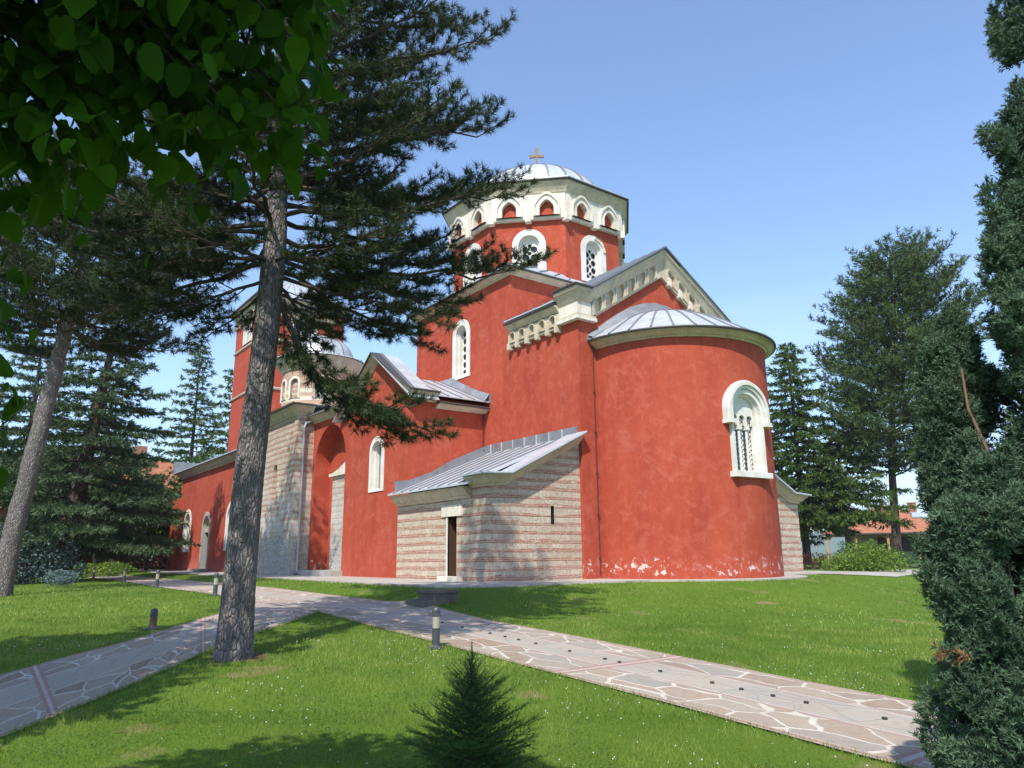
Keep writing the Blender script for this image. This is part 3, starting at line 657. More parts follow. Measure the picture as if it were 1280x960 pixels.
# plain ashlar shoulder below the cornice, with moulded foot
for yy, sg in ((YA, -1), (2*YC-YA, 1)):
    mb = MB(); a0_, a1_ = (YA-.12, yl+.25) if sg < 0 else (2*YC-yl-.25, 2*YC-YA+.12)
    mb.box(-19.45, a0_, 8.95, XA+.13, a1_, 9.43, 'pale_stone'); mb.box(-19.45, a0_-.05*(sg < 0), 8.88, XA+.17, a1_+.05*(sg > 0), 8.97, 'stone')
    mb.box(-19.5, a0_-.10*(sg < 0), 8.76, XA+.22, a1_+.10*(sg > 0), 8.88, 'pale_stone'); mb.build('shoulder_block', choir)
fs = frame(-20.95, YA, 0, -90)      # s runs to the east along the south wall
frieze(choir, fs, -1.55, 1.50, 5, 8.66, 9.20, .30, .42, 8.76, .15, 'stone', True, mould=.03)
for sg in (1, -1):
    y_ = YA if sg > 0 else 2*YC-YA
    cornice(choir, [(x0c+.02, y_, 9.18, (0, -sg)), (-19.45, y_, 9.18, (0, -sg))], .9, .72)
# roof slopes
mb = MB()
for sg in (-1, 1):
    e = lambda x, s: (x, YC+sg*s, zr+.56+sl*(YC-yl)-sl*s)
    roof_slab(mb, e(XA+.42, 3.95), e(-22.35, 3.95), e(-22.35, 0), e(XA+.42, 0), .07, 8)
    roof_slab(mb, (-19.4, YC+sg*4.75, 9.63), (-22.4, YC+sg*4.75, 9.63), (-22.4, YC+sg*3.9, 9.9), (-19.4, YC+sg*3.9, 9.9), .05, 5)
    mb.box(XA+.30, 0, 0, XA+.46, 1, 0, 'lead', lambda x, t, z: (x, YC+sg*3.95*t, zr+.575+sl*(YC-yl)-sl*3.95*t+z)) if 0 else None
mb.build('roof', choir)
# lightning wires
for (x, y) in ((XA+.03, 17.36), (-24.3, 16.62)):
    mb = MB(); mb.tube([(x, y, 8.0 if x > -20 else 6.3), (x, y, .1)], .018, 'wire', 6)
    for z in np.arange(.6, 7.5, 1.4): mb.box(x-.03, y-.03, z, x+.04, y+.03, z+.05, 'wire')
    mb.build('lightning_wire', church)

# --- crossing block
bx0, bx1, by0, by1, bz = -30.0, -22.5, YA, 2*YC-YA, 11.74
mb = MB(); mb.box(bx0, by0, -.12, bx1, by1, bz+.1, 'red_plaster_high'); cut = MB()
wfn = frame(-26.1, YA, 8.30, -90)
dm = MB(); cut.prism(sh(arch(.82+.07, 2.2+.055), 0, -.022), -.6, .3, 'white_plaster', wfn)
block = mb.build('crossing_block', church, cut=cut)
arched_window(block, wfn, .82, 2.2, .27, .30, 'lattice')
sq = [(bx0, by0, bz-.04, (-1, -1)), (bx1, by0, bz-.04, (1, -1)), (bx1, by1, bz-.04, (1, 1)), (bx0, by1, bz-.04, (-1, 1))]
cornice(block, sq, .85, .42, True)
mb = MB(); ob = .37; zt = bz+.235; q0 = [(bx0-ob, by0-ob), (bx1+ob, by0-ob), (bx1+ob, by1+ob), (bx0-ob, by1+ob)]
cx, cy = -26.05, YC
q1 = [(cx-3.7, cy-3.7), (cx+3.7, cy-3.7), (cx+3.7, cy+3.7), (cx-3.7, cy+3.7)]
for i in range(4):
    j = (i+1) % 4; roof_slab(mb, (*q0[i], zt), (*q0[j], zt), (*q1[j], zt+.28), (*q1[i], zt+.28), .04, 12)
mb.box(cx-3.7, cy-3.7, zt, cx+3.7, cy+3.7, zt+.28, 'lead'); mb.build('roof', block)
# --- drum
apo = 3.8; crd = apo/cos(pi/8); octp = [(cx+crd*cos(R(22.5+45*k)), cy+crd*sin(R(22.5+45*k))) for k in range(8)]
mb = MB(); mb.prism(octp, 11.8, 16.2, 'red_plaster_high', lambda p, q, a_: (p, q, a_)); cut = MB(); fns = {}
for k in range(8):
    f_ = frame(cx+apo*cos(R(45*k)), cy+apo*sin(R(45*k)), 12.35, 45*k); fns[k] = f_
    cut.prism(sh(arch(.99, 1.855), 0, -.022), -.55, .3, 'white_plaster', f_)
drum = mb.build('drum', church, cut=cut)
for k in (0, 7, 6, 5, 1): arched_window(drum, fns[k], .92, 1.80, .27, .22, 'lattice', broken=(k == 0))
hw = apo*math.tan(pi/8)
for k in range(8):
    f0 = frame(cx+apo*cos(R(45*k)), cy+apo*sin(R(45*k)), 0, 45*k)
    frieze(drum, f0, -hw-.05, hw+.05, 2, 14.78, 16.0, .62, .66, 14.90, .20, 'pale_stone', False, .25, mould=.20, back='red_plaster_high')
    for s_ in (-hw-.02, 0):
        mb = MB(); mb.box(s_-.13, 14.66, -.02, s_+.13, 14.84, .30, 'pale_stone', f0); mb.box(s_-.10, 14.84, -.02, s_+.10, 14.98, .26, 'pale_stone', f0); mb.build('console', drum)
op = [(x, y, 15.92, ((x-cx)/apo, (y-cy)/apo)) for x, y in octp]
mb = MB(); mb.sweep(op, [(-.05, 0), (.20, 0), (.24, .06), (.26, .12), (.42, .40), (.46, .42), (.46, .50), (-.05, .50)], 'stone', True); mb.build('cornice', drum)
mb = MB(); mb.sweep([(x, y, 16.423, mm) for x, y, z, mm in op], [(-.04, 0), (.54, 0), (.56, .03), (.54, .08), (-.04, .10)], 'eave_edge', True); mb.build('roof_edge', drum)
prof = [(4.3, 16.50)]+[(3.4*cos(t), 16.60+2.35*sin(t)) for t in np.linspace(0, pi/2-.02, 12)]
mb = MB(); mb.lathe(cx, cy, prof, 'lead', 64); dome_ribs(mb, cx, cy, prof, [2*pi*i/24 for i in range(24)], 'seam', .04, .06)
r0 = (4.34)/cos(pi/8); mb.prism([(cx+r0*cos(R(22.5+45*k)), cy+r0*sin(R(22.5+45*k))) for k in range(8)], 16.50, 16.535, 'lead', lambda p, q, a_: (p, q, a_))
mb.build('dome_roof', drum, smooth=True)
mb = MB(); fx = frame(cx, cy, 19.5, -40)
def flare(mb, a_, b_, w0, w1, th_):
    ax, az = a_; bx, bz_ = b_; L = hypot(bx-ax, bz_-az); ux, uz = (bx-ax)/L, (bz_-az)/L
    mb.prism([(ax-uz*w0, az+ux*w0), (ax+uz*w0, az-ux*w0), (bx+uz*w1, bz_-ux*w1), (bx-uz*w1, bz_+ux*w1)], -th_, th_, 'gold_stone', fx)
flare(mb, (0, -.05), (0, .50), .075, .045, .05); flare(mb, (0, .48), (0, .98), .045, .085, .052)
flare(mb, (0, .56), (.36, .56), .045, .085, .048); flare(mb, (0, .56), (-.36, .56), .045, .085, .046)
mb.build('roof_cross', church)

# --- south transept (gable bay + tall arched porch bay)
tx0, tx1, ty = -34.1, -24.35, 13.48
gc, gs = -27.4, .70
top = [(tx0, -.12), (tx1, -.12), (tx1, 6.75), (gc, 8.85), (-30.45, 6.75+.0), (-30.45, 7.20), (tx0, 7.20)]
top = [(tx0, -.12), (tx1, -.12), (tx1, 6.75), (gc, 8.85), (-29.7, 7.25), (tx0, 7.25)]
mb = MB(); mb.prism(top, ty, 14.25, 'red_plaster_high', lambda p, q, a_: (p, a_, q))
back = MB(); back.prism([(tx0, -.12), (tx1, -.12), (tx1, 6.68), (gc, 8.12), (-29.7, 8.05), (tx0, 7.25)], 14.252, YA-.001, 'red_plaster_high', lambda p, q, a_: (p, a_, q)); cut = MB()
af = frame(-32.08, ty, .0, -90); cut.prism(arch(3.42, 6.70, 28), -1.15, .3, 'red_plaster', af)
wf2 = frame(gc+.1, ty, 3.40, -90); cut.prism(sh(arch(.97, 2.0), 0, -.022), -.5, .3, 'white_plaster', wf2)
tr = mb.build('transept', church, cut=cut)
back.build('wall', tr); arched_window(tr, wf2, .90, 1.93, .19, .30, 'slat')
mb = MB(); mb.box(-33.1, ty+.62, 0, -30.38, ty+1.14, 4.42, 'rubble_masonry')
mb.box(-33.3, ty+.50, 4.42, -30.38, ty+1.14, 4.56, 'pale_stone')
mb.prism([(-33.2, 4.56), (-30.39, 4.56), (-30.39, 5.12), (-30.9, 5.14), (-31.6, 5.0), (-32.4, 4.72)], ty+.56, ty+1.14, 'pale_stone', lambda p, q, a_: (p, a_, q)); mb.build('blocked_doorway', tr)
mb = MB(); mb.box(-34.0, ty-.55, -.05, -30.2, ty+.7, .20, 'grey_stone'); mb.build('doorstep', tr)
zt0 = 6.72
path = [(tx0, ty, 7.0, (0, -1)), (-30.3, ty, 7.0, (0, -1))]
cornice(tr, path, .95, .75)
path = [(-30.3, ty, 8.66-gs*(gc+30.3), (0, -1)), (gc, ty, 8.66, (0, -1)), (tx1, ty, 8.66-gs*(tx1-gc), (1, -1)), (tx1, ty+.95, 8.66-gs*(tx1-gc), (1, 0))]
cornice(tr, path, .95, .72)
cornice(tr, [(tx1, ty+.95, 6.30, (1, 0)), (tx1, YA, 6.30, (1, 0))], .95, .36)
mb = MB()
ze = 8.66+.37
roof_slab(mb, (gc, ty-.42, ze), (gc, 14.35, ze), (tx1+.42, 14.35, ze-gs*3.47-.02), (tx1+.42, ty-.42, ze-gs*3.47-.02), .04, 0)
seams(mb, (tx1+.42, ty+.1, ze-gs*3.47-.02), (tx1+.42, ty+.11, ze-gs*3.47-.02), (gc, ty+.11, ze), (gc, ty+.1, ze), 1, .05, .04)
mb.prism([(gc-3, 6.5), (tx1-.02, 6.5), (tx1-.02, ze-gs*3.03), (gc, ze-.05), (gc-3, ze-gs*3)], 14.2, 14.34, 'lead', lambda p, q, a_: (p, a_, q))
roof_slab(mb, (gc, 14.35, 8.2), (gc, YA, 8.2), (tx1+.42, YA, 6.74), (tx1+.42, 14.35, 6.74), .04, 0)
for i in range(4):
    y = 14.75+i*.6; seams(mb, (tx1+.42, y, 6.74), (tx1+.42, y+.01, 6.74), (gc, y+.01, 8.2), (gc, y, 8.2), 1, .04, .035)
roof_slab(mb, (gc, ty-.42, ze), (gc, 14.35, ze), (-31, 14.35, ze-gs*3.4), (-31, ty-.42, ze-gs*3.4), .04, 0)
roof_slab(mb, (tx0, ty-.42, 7.36), (-30.4, ty-.42, 7.36), (-30.4, YA, 8.3), (tx0, YA, 8.3), .04, 6)
mb.build('roof', tr)
# curved lead upstand against the crossing block
mb = MB(); lo = [(p, 8.2-.423*(p-gc)) for p in (gc, -27.1, -26.8, -26.2, -25.4, -24.6, -23.9)]
cv = [(p, q+h_) for (p, q), h_ in zip(lo, (.0, .22, .36, .30, .26, .28, .34))]
for i in range(len(cv)-1): mb.prism([lo[i], lo[i+1], cv[i+1], cv[i]], YA-.06, YA-.002, 'dark_lead', lambda p, q, a_: (p, a_, q)); mb.add([(lo[i][0], YA-.30, lo[i][1]+.03), (lo[i+1][0], YA-.30, lo[i+1][1]+.03), (cv[i+1][0], YA-.06, cv[i+1][1]), (cv[i][0], YA-.06, cv[i][1])], [(0, 1, 2, 3)], 'dark_lead')
mb.build('flashing', tr)

# --- low striped side chapels, south and north
def side_chapel(sg):
    Y = lambda y: y if sg > 0 else 2*YC-y
    sy, zc_ = 12.9, 2.62
    prof = [(sy, -.12), (YA+.0, -.12), (YA, 4.62), (13.75, 3.02), (13.45, 2.95), (sy, 2.9)]
    mb = MB(); mb.prism(prof, -24.33, -18.72, 'striped_masonry', lambda p, q, a_: (a_, Y(p), q)); cut = MB()
    df = frame(-20.62, Y(sy), .12, -90*sg)
    sf = frame(-18.72, Y(15.5), 1.70, 0)
    if sg > 0: cut.box(-.26, 0, -.55, .26, 1.86, .3, 'old_wood', lambda a_, b_, c_: df(a_, b_, c_))
    cut.box(-.07, 0, -.4, .07, .58, .3, 'glass_dark', lambda a_, b_, c_: sf(a_, b_, c_))
    ch = mb.build('side_chapel', church, cut=cut)
    pth = [(-24.3, Y(sy), zc_-.12, (0, -sg)), (-19.5, Y(sy), zc_-.12, (0, -sg))]; cornice(ch, pth, .95, .80, edge=False)
    e0 = [(-19.5, Y(sy), 2.80, (0, -sg)), (-18.72, Y(sy), 2.80, (1, -sg)), (-18.72, Y(13.6), 2.86, (1, 0)), (-18.72, Y(YA), 4.40, (1, 0))]
    mb = MB(); mb.sweep(e0, scale_prof(CORN, .9, .72), 'stone'); mb.build('cornice', ch)
    mb = MB(); mb.sweep([(x, y, z+.325, mm) for x, y, z, mm in e0], EDGE, 'lead'); mb.build('roof_edge', ch)
    mb = MB(); ye = 12.46
    roof_slab(mb, (-24.9 if 0 else -24.33, Y(ye), 2.92), (-19.1, Y(ye), 2.92), (-19.1, Y(YA), 4.70), (-24.33, Y(YA), 4.70), .05, 0)
    for x in np.arange(-23.9, -19.2, .62):
        seams(mb, (x, Y(ye), 2.92), (x+.02, Y(ye), 2.92), (x+.02, Y(YA-.25), 4.60), (x, Y(YA-.25), 4.60), 1, .04, .03)
    mb.box(-19.1, 0, 0, -18.3, 1, .0, 'lead', lambda x, t, z: (x, Y(ye), 3.0)) if 0 else None
    roof_slab(mb, (-19.6, Y(ye-.02), 3.19), (-18.28, Y(ye-.02), 3.19), (-18.28, Y(13.6), 3.25), (-19.6, Y(13.6), 3.25), .06, 0)
    roof_slab(mb, (-19.25, Y(13.55), 3.24), (-18.28, Y(13.55), 3.24), (-18.28, Y(YA), 4.80), (-19.25, Y(YA), 4.80), .06, 0)
    mb.build('roof', ch)
    if sg > 0:
        mb = MB()      # lead upstands along both red walls
        mb.box(-24.3, YA-.07, 4.60, -18.75, YA-.002, 5.0, 'dark_lead')
        for x in np.arange(-23.8, -19.0, .72): mb.box(x-.02, YA-.10, 4.62, x+.02, YA-.07, 5.0, 'lead')
        mb.prism([(12.75, 2.98), (13.3, 3.2), (YA, 4.66), (YA, 5.0), (15.2, 4.35), (14.3, 3.85), (13.3, 3.47), (12.75, 3.42)], -24.33, -24.26, 'dark_lead', lambda p, q, a_: (a_, p, q))
        mb.build('flashing', ch)
        mb = MB(); mb.box(-.255, 0, -.42, .255, 1.85, -.36, 'old_wood', df)
        for j in range(3): mb.box(-.17, .15+j*.56, -.36, .17, .56+j*.56, -.33, 'old_wood', df); mb.box(-.13, .20+j*.56, -.33, .13, .51+j*.56, -.31, 'old_wood', df)
        door = mb.build('door', ch)
        mb = MB(); mb.box(-.60, 1.86, -.03, .62, 2.22, .05, 'pale_stone', df); mb.box(-.55, -.16, -.03, .62, 0, .22, 'pale_stone', df)
        mb.box(-.34, 0, -.05, -.26, 1.855, .02, 'pale_stone', df); mb.build('door_frame', ch)
side_chapel(1); side_chapel(-1)

# --- domed chapel west of the transept
mb = MB(); kx0, kx1, ky = -41.2, -34.1, 12.67
mb.box(kx0, ky, -.12, kx1, 17.8, 7.5, 'rubble_masonry'); cut = MB(); nf = frame(-36.9, ky, 3.55, -90); cut.prism(arch(.55, 1.75), -.18, .3, 'striped_masonry', nf)
ch = mb.build('domed_chapel', church, cut=cut)
mb = MB(); mb.box(kx1-.35, ky-.05, -.1, kx1+.06, ky+.42, 7.45, 'rubble_masonry'); mb.build('corner_pilaster', ch)
cornice(ch, [(kx0, ky, 7.40, (-1, -1)), (kx1+.04, ky, 7.40, (1, -1)), (kx1+.04, 13.3, 7.40, (1, 0))], 1.1, .95)
mb = MB(); dcx, dcy, dr = -37.6, 15.0, 1.9
v = [(kx0-.5, ky-.5, 7.90), (kx1+.5, ky-.5, 7.90), (kx1+.5, 17.8, 7.90), (kx0-.5, 17.8, 7.90)]
mb.add(v+[(dcx, dcy, 8.6)], [(0, 1, 4), (1, 2, 4), (2, 3, 4), (3, 0, 4), (0, 1, 2, 3)], 'lead'); mb.build('roof', ch)
mb = MB(); mb.prism([(dcx+dr*cos(t), dcy+dr*sin(t)) for t in np.linspace(0, 2*pi, 65)[:-1]], 7.9, 10.3, 'brick_drum', lambda p, q, a_: (p, q, a_)); cut = MB()
wa = [-17, -62, -92, -122]
for k, a_ in enumerate(wa):
    f_ = frame(dcx+dr*cos(R(a_)), dcy+dr*sin(R(a_)), 8.75, a_); cut.prism(arch(.52 if k else .66, 1.05 if k else 1.15), -.35, .2, 'brick_drum', f_)
cdm = mb.build('chapel_drum', church, smooth=True, cut=cut)
f_ = frame(dcx+dr*cos(R(-17)), dcy+dr*sin(R(-17)), 8.75, -17); mb = MB(); lattice(.64, 1.1, mb, f_, -.22, .10, .065, .26); mb.build('window', cdm)
for a_ in wa[1:]:
    f_ = frame(dcx+dr*cos(R(a_)), dcy+dr*sin(R(a_)), 8.75, a_); mb = MB(); mb.prism(arch(.50, 1.0), -.16, -.14, 'striped_masonry', f_)
    mb.ring(arch(.72, 1.16), arch(.52, 1.05), -.06, .03, 'pale_stone', f_); mb.build('blind_niche', cdm)
f_ = frame(dcx+dr*cos(R(-17)), dcy+dr*sin(R(-17)), 8.75, -17); mb = MB(); mb.ring(arch(1.0, 1.32), arch(.66, 1.15), -.12, .04, 'stone', f_); mb.build('window_arch', cdm)
mb = MB(); mb.lathe(dcx, dcy, [(1.85, 10.28), (1.98, 10.28), (2.02, 10.45), (2.18, 10.55), (2.30, 10.85), (2.34, 10.95), (1.8, 10.96)], 'stone', 64, close_prof=True); mb.build('cornice', cdm, smooth=True)
prof = [(2.45, 10.95), (2.42, 11.0), (1.85, 11.12), (1.8, 11.16)]+[(1.75*cos(t), 11.15+1.35*sin(t)) for t in np.linspace(.08, pi/2-.02, 9)]
mb = MB(); mb.lathe(dcx, dcy, prof, 'lead', 48); dome_ribs(mb, dcx, dcy, prof[1:], [2*pi*i/18 for i in range(18)], 'seam', .03, .045); mb.build('dome_roof', cdm, smooth=True)
mb = MB(); mb.tube([(kx1+.13, 13.36, 7.15), (kx1+.15, 13.0, 7.0), (kx1+.15, 12.93, 6.8), (kx1+.15, 12.93, .12), (kx1+.24, 12.8, .04)], .065, 'zinc_pipe', 12)
for z in (1.6, 3.3, 5.0, 6.5): mb.tube([(kx1+.15, 12.93, z), (kx1+.15, 12.93, z+.07)], .08, 'zinc_pipe', 12)
mb.build('drainpipe', church)

# --- nave / outer narthex and bell tower
mb = MB(); mb.box(-59.6, 13.48, -.2, kx0+.01, 28.6, 6.6, 'faded_plaster'); cut = MB(); wins = []
for xc, zb, w_, h_, kd in ((-56.9, 1.42, 1.45, 2.50, 'pale'), (-46.5, 1.40, 1.55, 2.50, 'pale')):
    f_ = frame(xc, 13.48, zb, -90); wins.append((f_, w_, h_, kd)); cut.prism(sh(arch(w_+.07, h_+.055), 0, -.022), -.5, .3, 'white_plaster', f_)
fd = frame(-51.9, 13.48, 0.05, -90); cut.prism(arch(1.5, 3.5), -.45, .3, 'grey_stone', fd)
nave = mb.build('narthex', church, cut=cut)
for f_, w_, h_, kd in wins: arched_window(nave, f_, w_, h_, .30, .30, kd)
mb = MB(); mb.ring(arch(1.9, 3.72), arch(1.48, 3.48), -.4, .05, 'grey_stone', fd); mb.box(-.74, 0, -.42, .74, 2.4, -.34, 'old_wood', fd); mb.box(-.8, 2.4, -.42, .8, 2.62, -.1, 'grey_stone', fd)
mb.prism(sh(arch(1.46, .9), 0, 2.6), -.42, -.3, 'stone', fd); mb.box(-1.3, -.05, -.3, 1.3, .08, .6, 'grey_stone', fd); mb.build('door', nave)
mb = MB(); mb.box(-61.1, 13.2, -.2, -59.55, 14.4, 5.2, 'faded_plaster'); mb.box(-61.1, 14.4, -.2, -59.6, 28.6, 6.0, 'faded_plaster'); mb.build('buttress', nave)
cornice(nave, [(-59.6, 13.48, 6.55, (-1, -1)), (kx0, 13.48, 6.55, (0, -1))], 1.15, .95)
mb = MB(); roof_slab(mb, (-60.1, 12.95, 7.04), (kx0, 12.95, 7.04), (kx0, 17.9, 8.75), (-60.1, 17.9, 8.75), .06, 22)
roof_slab(mb, (-56.5, 17.7, 9.6), (-30, 17.7, 9.6), (-30, YC, 11), (-56.5, YC, 11), .05, 30); roof_slab(mb, (-56.5, 24.4, 9.6), (-30, 24.4, 9.6), (-30, YC, 11), (-56.5, YC, 11), .05, 30)
mb.box(-60.15, 12.9, 6.9, -59.95, 17.9, 7.9, 'dark_lead'); mb.build('roof', nave)
mb = MB(); mb.box(-56.5, 17.8, 0, -30.01, 24.3, 9.55, 'red_plaster_high'); mb.build('nave', church)
mb = MB(); mb.box(-63.2, 17.6, 0, -56.6, 24.5, 20.75, 'red_plaster_high'); cut = MB()
tf, tf2 = frame(-56.6, YC, 17.95, 0), frame(-59.9, 17.6, 17.95, -90); tl = frame(-56.6, YC+.2, 14.1, 0)
for f_ in (tf, tf2): cut.prism(sh(arch(1.87, 2.355), 0, -.022), -.5, .3, 'white_plaster', f_)
cut.prism(arch(2.0, 1.5), -.5, .3, 'glass_dark', tl)
tower = mb.build('bell_tower', church, cut=cut)
for f_ in (tf, tf2):
    mb = MB(); mb.ring(arch(2.3, 2.6), arch(1.8, 2.3), -.3, .06, 'white_plaster', f_); mb.box(-.12, 0, -.3, .12, 1.9, -.1, 'white_plaster', f_)
    for c_ in (-.48, .48): mb.ring(sh(arch(.92, 2.0), c_, 0), sh(arch(.62, 1.8), c_, .0), -.32, -.12, 'white_plaster', f_)
    mb.prism(arch(1.82, 2.32), -.44, -.40, 'glass_dark', f_); mb.build('window', tower)
for z in (17.55, 13.6):
    mb = MB(); mb.sweep([(x, y, z, (sx, sy)) for x, y, sx, sy in ((-63.2, 17.6, -1, -1), (-56.6, 17.6, 1, -1), (-56.6, 24.5, 1, 1), (-63.2, 24.5, -1, 1))], [(-.05, 0), (.12, .05), (.14, .16), (-.05, .25)], 'stone', True); mb.build('string_course', tower)
for k, f_ in enumerate((frame(-56.6, YC, 0, 0), frame(-59.9, 17.6, 0, -90))):
    hw_ = 3.42 if k == 0 else 3.27; frieze(tower, f_, -hw_, hw_, 5, 19.8, 20.75, .5, .5, 19.95, .18, 'stone', True, mould=.1, back='red_plaster_high')
cornice(tower, [(x, y, 20.6, (sx, sy)) for x, y, sx, sy in ((-63.2, 17.6, -1, -1), (-56.6, 17.6, 1, -1), (-56.6, 24.5, 1, 1), (-63.2, 24.5, -1, 1))], 1.4, 1.1, True)
mb = MB(); q0 = [(-63.9, 16.9), (-55.9, 16.9), (-55.9, 25.2), (-63.9, 25.2)]; apx = (-59.9, YC, 24.2)
for i in range(4):
    j = (i+1) % 4; a_ = Vector((*q0[i], 21.12)); b_ = Vector((*q0[j], 21.12)); t_ = Vector(apx)
    mb.add([tuple(a_), tuple(b_), apx], [(0, 1, 2)], 'lead')
    for q in range(1, 8):
        p = a_.lerp(b_, q/8); m_ = t_ if 0 else Vector(apx); u = .98-abs(q/8-.5)*0; mb.tube([tuple(p), tuple(p.lerp(m_, .97))], .03, 'seam', 4)
mb.add([(*q, 21.11) for q in q0], [(0, 1, 2, 3)], 'lead'); mb.build('roof', tower)
#@@VEG
# ------------------------------------------------------------------ vegetation tools
FW = np.array([-cos(YAW), sin(YAW), 0.]); RT = np.array([sin(YAW), cos(YAW), 0.])
def FR(f, r, z=0.): return FW*f+RT*r+np.array([0, 0, z])
def nrm(a): return a/np.maximum(np.linalg.norm(a, axis=-1, keepdims=True), 1e-9)
def rot_about(v, k, t):
    c, s = np.cos(t)[..., None], np.sin(t)[..., None]
    return v*c+np.cross(k, v)*s+k*(np.sum(k*v, -1, keepdims=True))*(1-c)
def brushes(P, D, L, nn, nl, wd, fwdm=(.35, .95), tint=None, jit=.25, tb=.0):
    """needle brushes: along each axis P..P+D*L, nn needles of length nl"""
    n = len(P); D = nrm(D); u = rng.random((n, nn, 1)); base = P[:, None]+D[:, None]*(u*np.reshape(L, (-1, 1, 1)) if np.ndim(L) else u*L)
    rad = nrm(np.cross(D[:, None], rng.normal(size=(n, nn, 3)))); c = rng.uniform(*fwdm, (n, nn, 1))
    d = D[:, None]*c+rad*np.sqrt(np.maximum(0, 1-c*c)); ln = nl*rng.uniform(1-jit, 1+jit, (n, nn, 1))
    side = nrm(np.cross(d, rng.normal(size=(n, nn, 3))))*wd*.5
    V = np.stack([base-side, base+side, base+d*ln], 2).reshape(-1, 3)
    F = np.arange(len(V)).reshape(-1, 3)
    t0 = rng.random(n) if tint is None else tint
    t = np.clip(t0[:, None]*.75+rng.random((n, nn))*.25+tb, 0, 1); return V, F, np.repeat(t.reshape(-1), 3)
def leaves(P, N, D, size, shape='broad'):
    """P attach point, D pointing direction, N leaf normal"""
    D = nrm(D); S = nrm(np.cross(D, N)); N = np.cross(S, D)
    ed = [(.13, -.07, .02), (.31, .04, .07), (.40, .24, .09), (.37, .46, .07), (.25, .72, .0), (.09, .98, -.12)]
    T = np.array([(0, 0, 0), (0, .12, .0), (0, .28, -.01), (0, .50, -.03), (0, .74, -.09), (0, .98, -.16), (0, 1.2, -.30)]+ed+[(-x, y, z) for x, y, z in ed])
    if shape == 'small': T = np.array([(0, 0, 0), (.3, .5, .08), (0, 1, 0), (-.3, .5, .08)])
    sz = np.reshape(size, (-1, 1, 1))
    V = P[:, None]+(S[:, None]*T[None, :, 0:1]+D[:, None]*T[None, :, 1:2]+N[:, None]*T[None, :, 2:3])*sz
    if shape == 'small': f = np.array([(0, 1, 2, 3)])
    else: f = np.array([(0, 7, 8, 1), (1, 8, 9, 2), (2, 9, 10, 3), (3, 10, 11, 4), (4, 11, 12, 5), (5, 12, 6, 6), (0, 1, 14, 13), (1, 2, 15, 14), (2, 3, 16, 15), (3, 4, 17, 16), (4, 5, 18, 17), (5, 6, 6, 18)])[[0, 1, 2, 3, 4, 6, 7, 8, 9, 10]]; T[12] = (.05, 1.08, -.2); T[18] = (-.05, 1.08, -.2); T[5] = (0, 1.2, -.26)
    n = len(P); F = (f[None]+np.arange(n)[:, None, None]*len(T)).reshape(-1, 4)
    return V.reshape(-1, 3), F, np.repeat(rng.random(n), len(T))
def merge(parts):
    V, F, T = [], [], []; b = 0
    for v, f, t in parts: V.append(v); F.append(f+b); T.append(t); b += len(v)
    return np.concatenate(V), np.concatenate(F), np.concatenate(T)
def crown(parent, parts, mat, base, name='crown'):
    V, F, T = merge(parts); V = V-np.array(base)
    return link(name, fastmesh(name, V, F, [mat], T), parent)
def bez(a, b, c, t):
    t = np.reshape(t, (-1, 1)); return (1-t)**2*a+2*t*(1-t)*b+t*t*c
def trunk_mesh(name, pts, rad, mat, parent, base, seg=14, rough=.0, flare_=0, rows=0):
    pts = np.array(pts, float); n = rows or len(pts)
    d = np.r_[0, np.cumsum(np.linalg.norm(np.diff(pts, axis=0), axis=1))]; s = np.linspace(0, d[-1], n)
    C_ = np.stack([np.interp(s, d, pts[:, i]) for i in range(3)], -1); r_ = np.interp(s, d, rad)
    th_ = np.linspace(0, 2*pi, seg, endpoint=False); V = []
    for i in range(n):
        fl_ = 1+flare_*math.exp(-s[i]/.35)
        for t in th_:
            p = Vector((cos(t)*3.2, sin(t)*3.2, s[i]*1.1)); k = 0
            if rough:
                q = Vector((cos(t)*3.6*r_[i]/.3, sin(t)*3.6*r_[i]/.3, s[i]*1.5)); q += noise.noise_vector(q*.8)*.35
                dd = noise.voronoi(q*1.9)[0]; k = rough*(min(dd[1]-dd[0], .45)*1.9-.4)+rough*.7*noise.noise(q*4.2)+rough*1.0*noise.noise(q*.6)
            rr = r_[i]*(fl_+flare_*.5*math.exp(-s[i]/.25)*noise.noise(Vector((cos(t)*2, sin(t)*2, 3))))+k
            V.append((C_[i, 0]+rr*cos(t), C_[i, 1]+rr*sin(t), C_[i, 2]))
    I = np.arange(n*seg).reshape(n, seg); J = np.roll(I, -1, 1)
    F = np.stack([I[:-1], J[:-1], J[1:], I[1:]], -1).reshape(-1, 4)
    return link(name, fastmesh(name, np.array(V)-np.array(base), F, [mat], smooth=True), parent)
def tubes_mesh(name, curves, mat, parent, base, n=5):
    mb = MB()
    for pts, r0, r1 in curves:
        pts = np.array(pts)-np.array(base); mb.tube([tuple(p) for p in pts], list(np.linspace(r0, r1, len(pts))), mat, n)
    return link(name, mb.mesh(name, smooth=False, recalc=False), parent)
UP = np.array([0, 0, 1.])

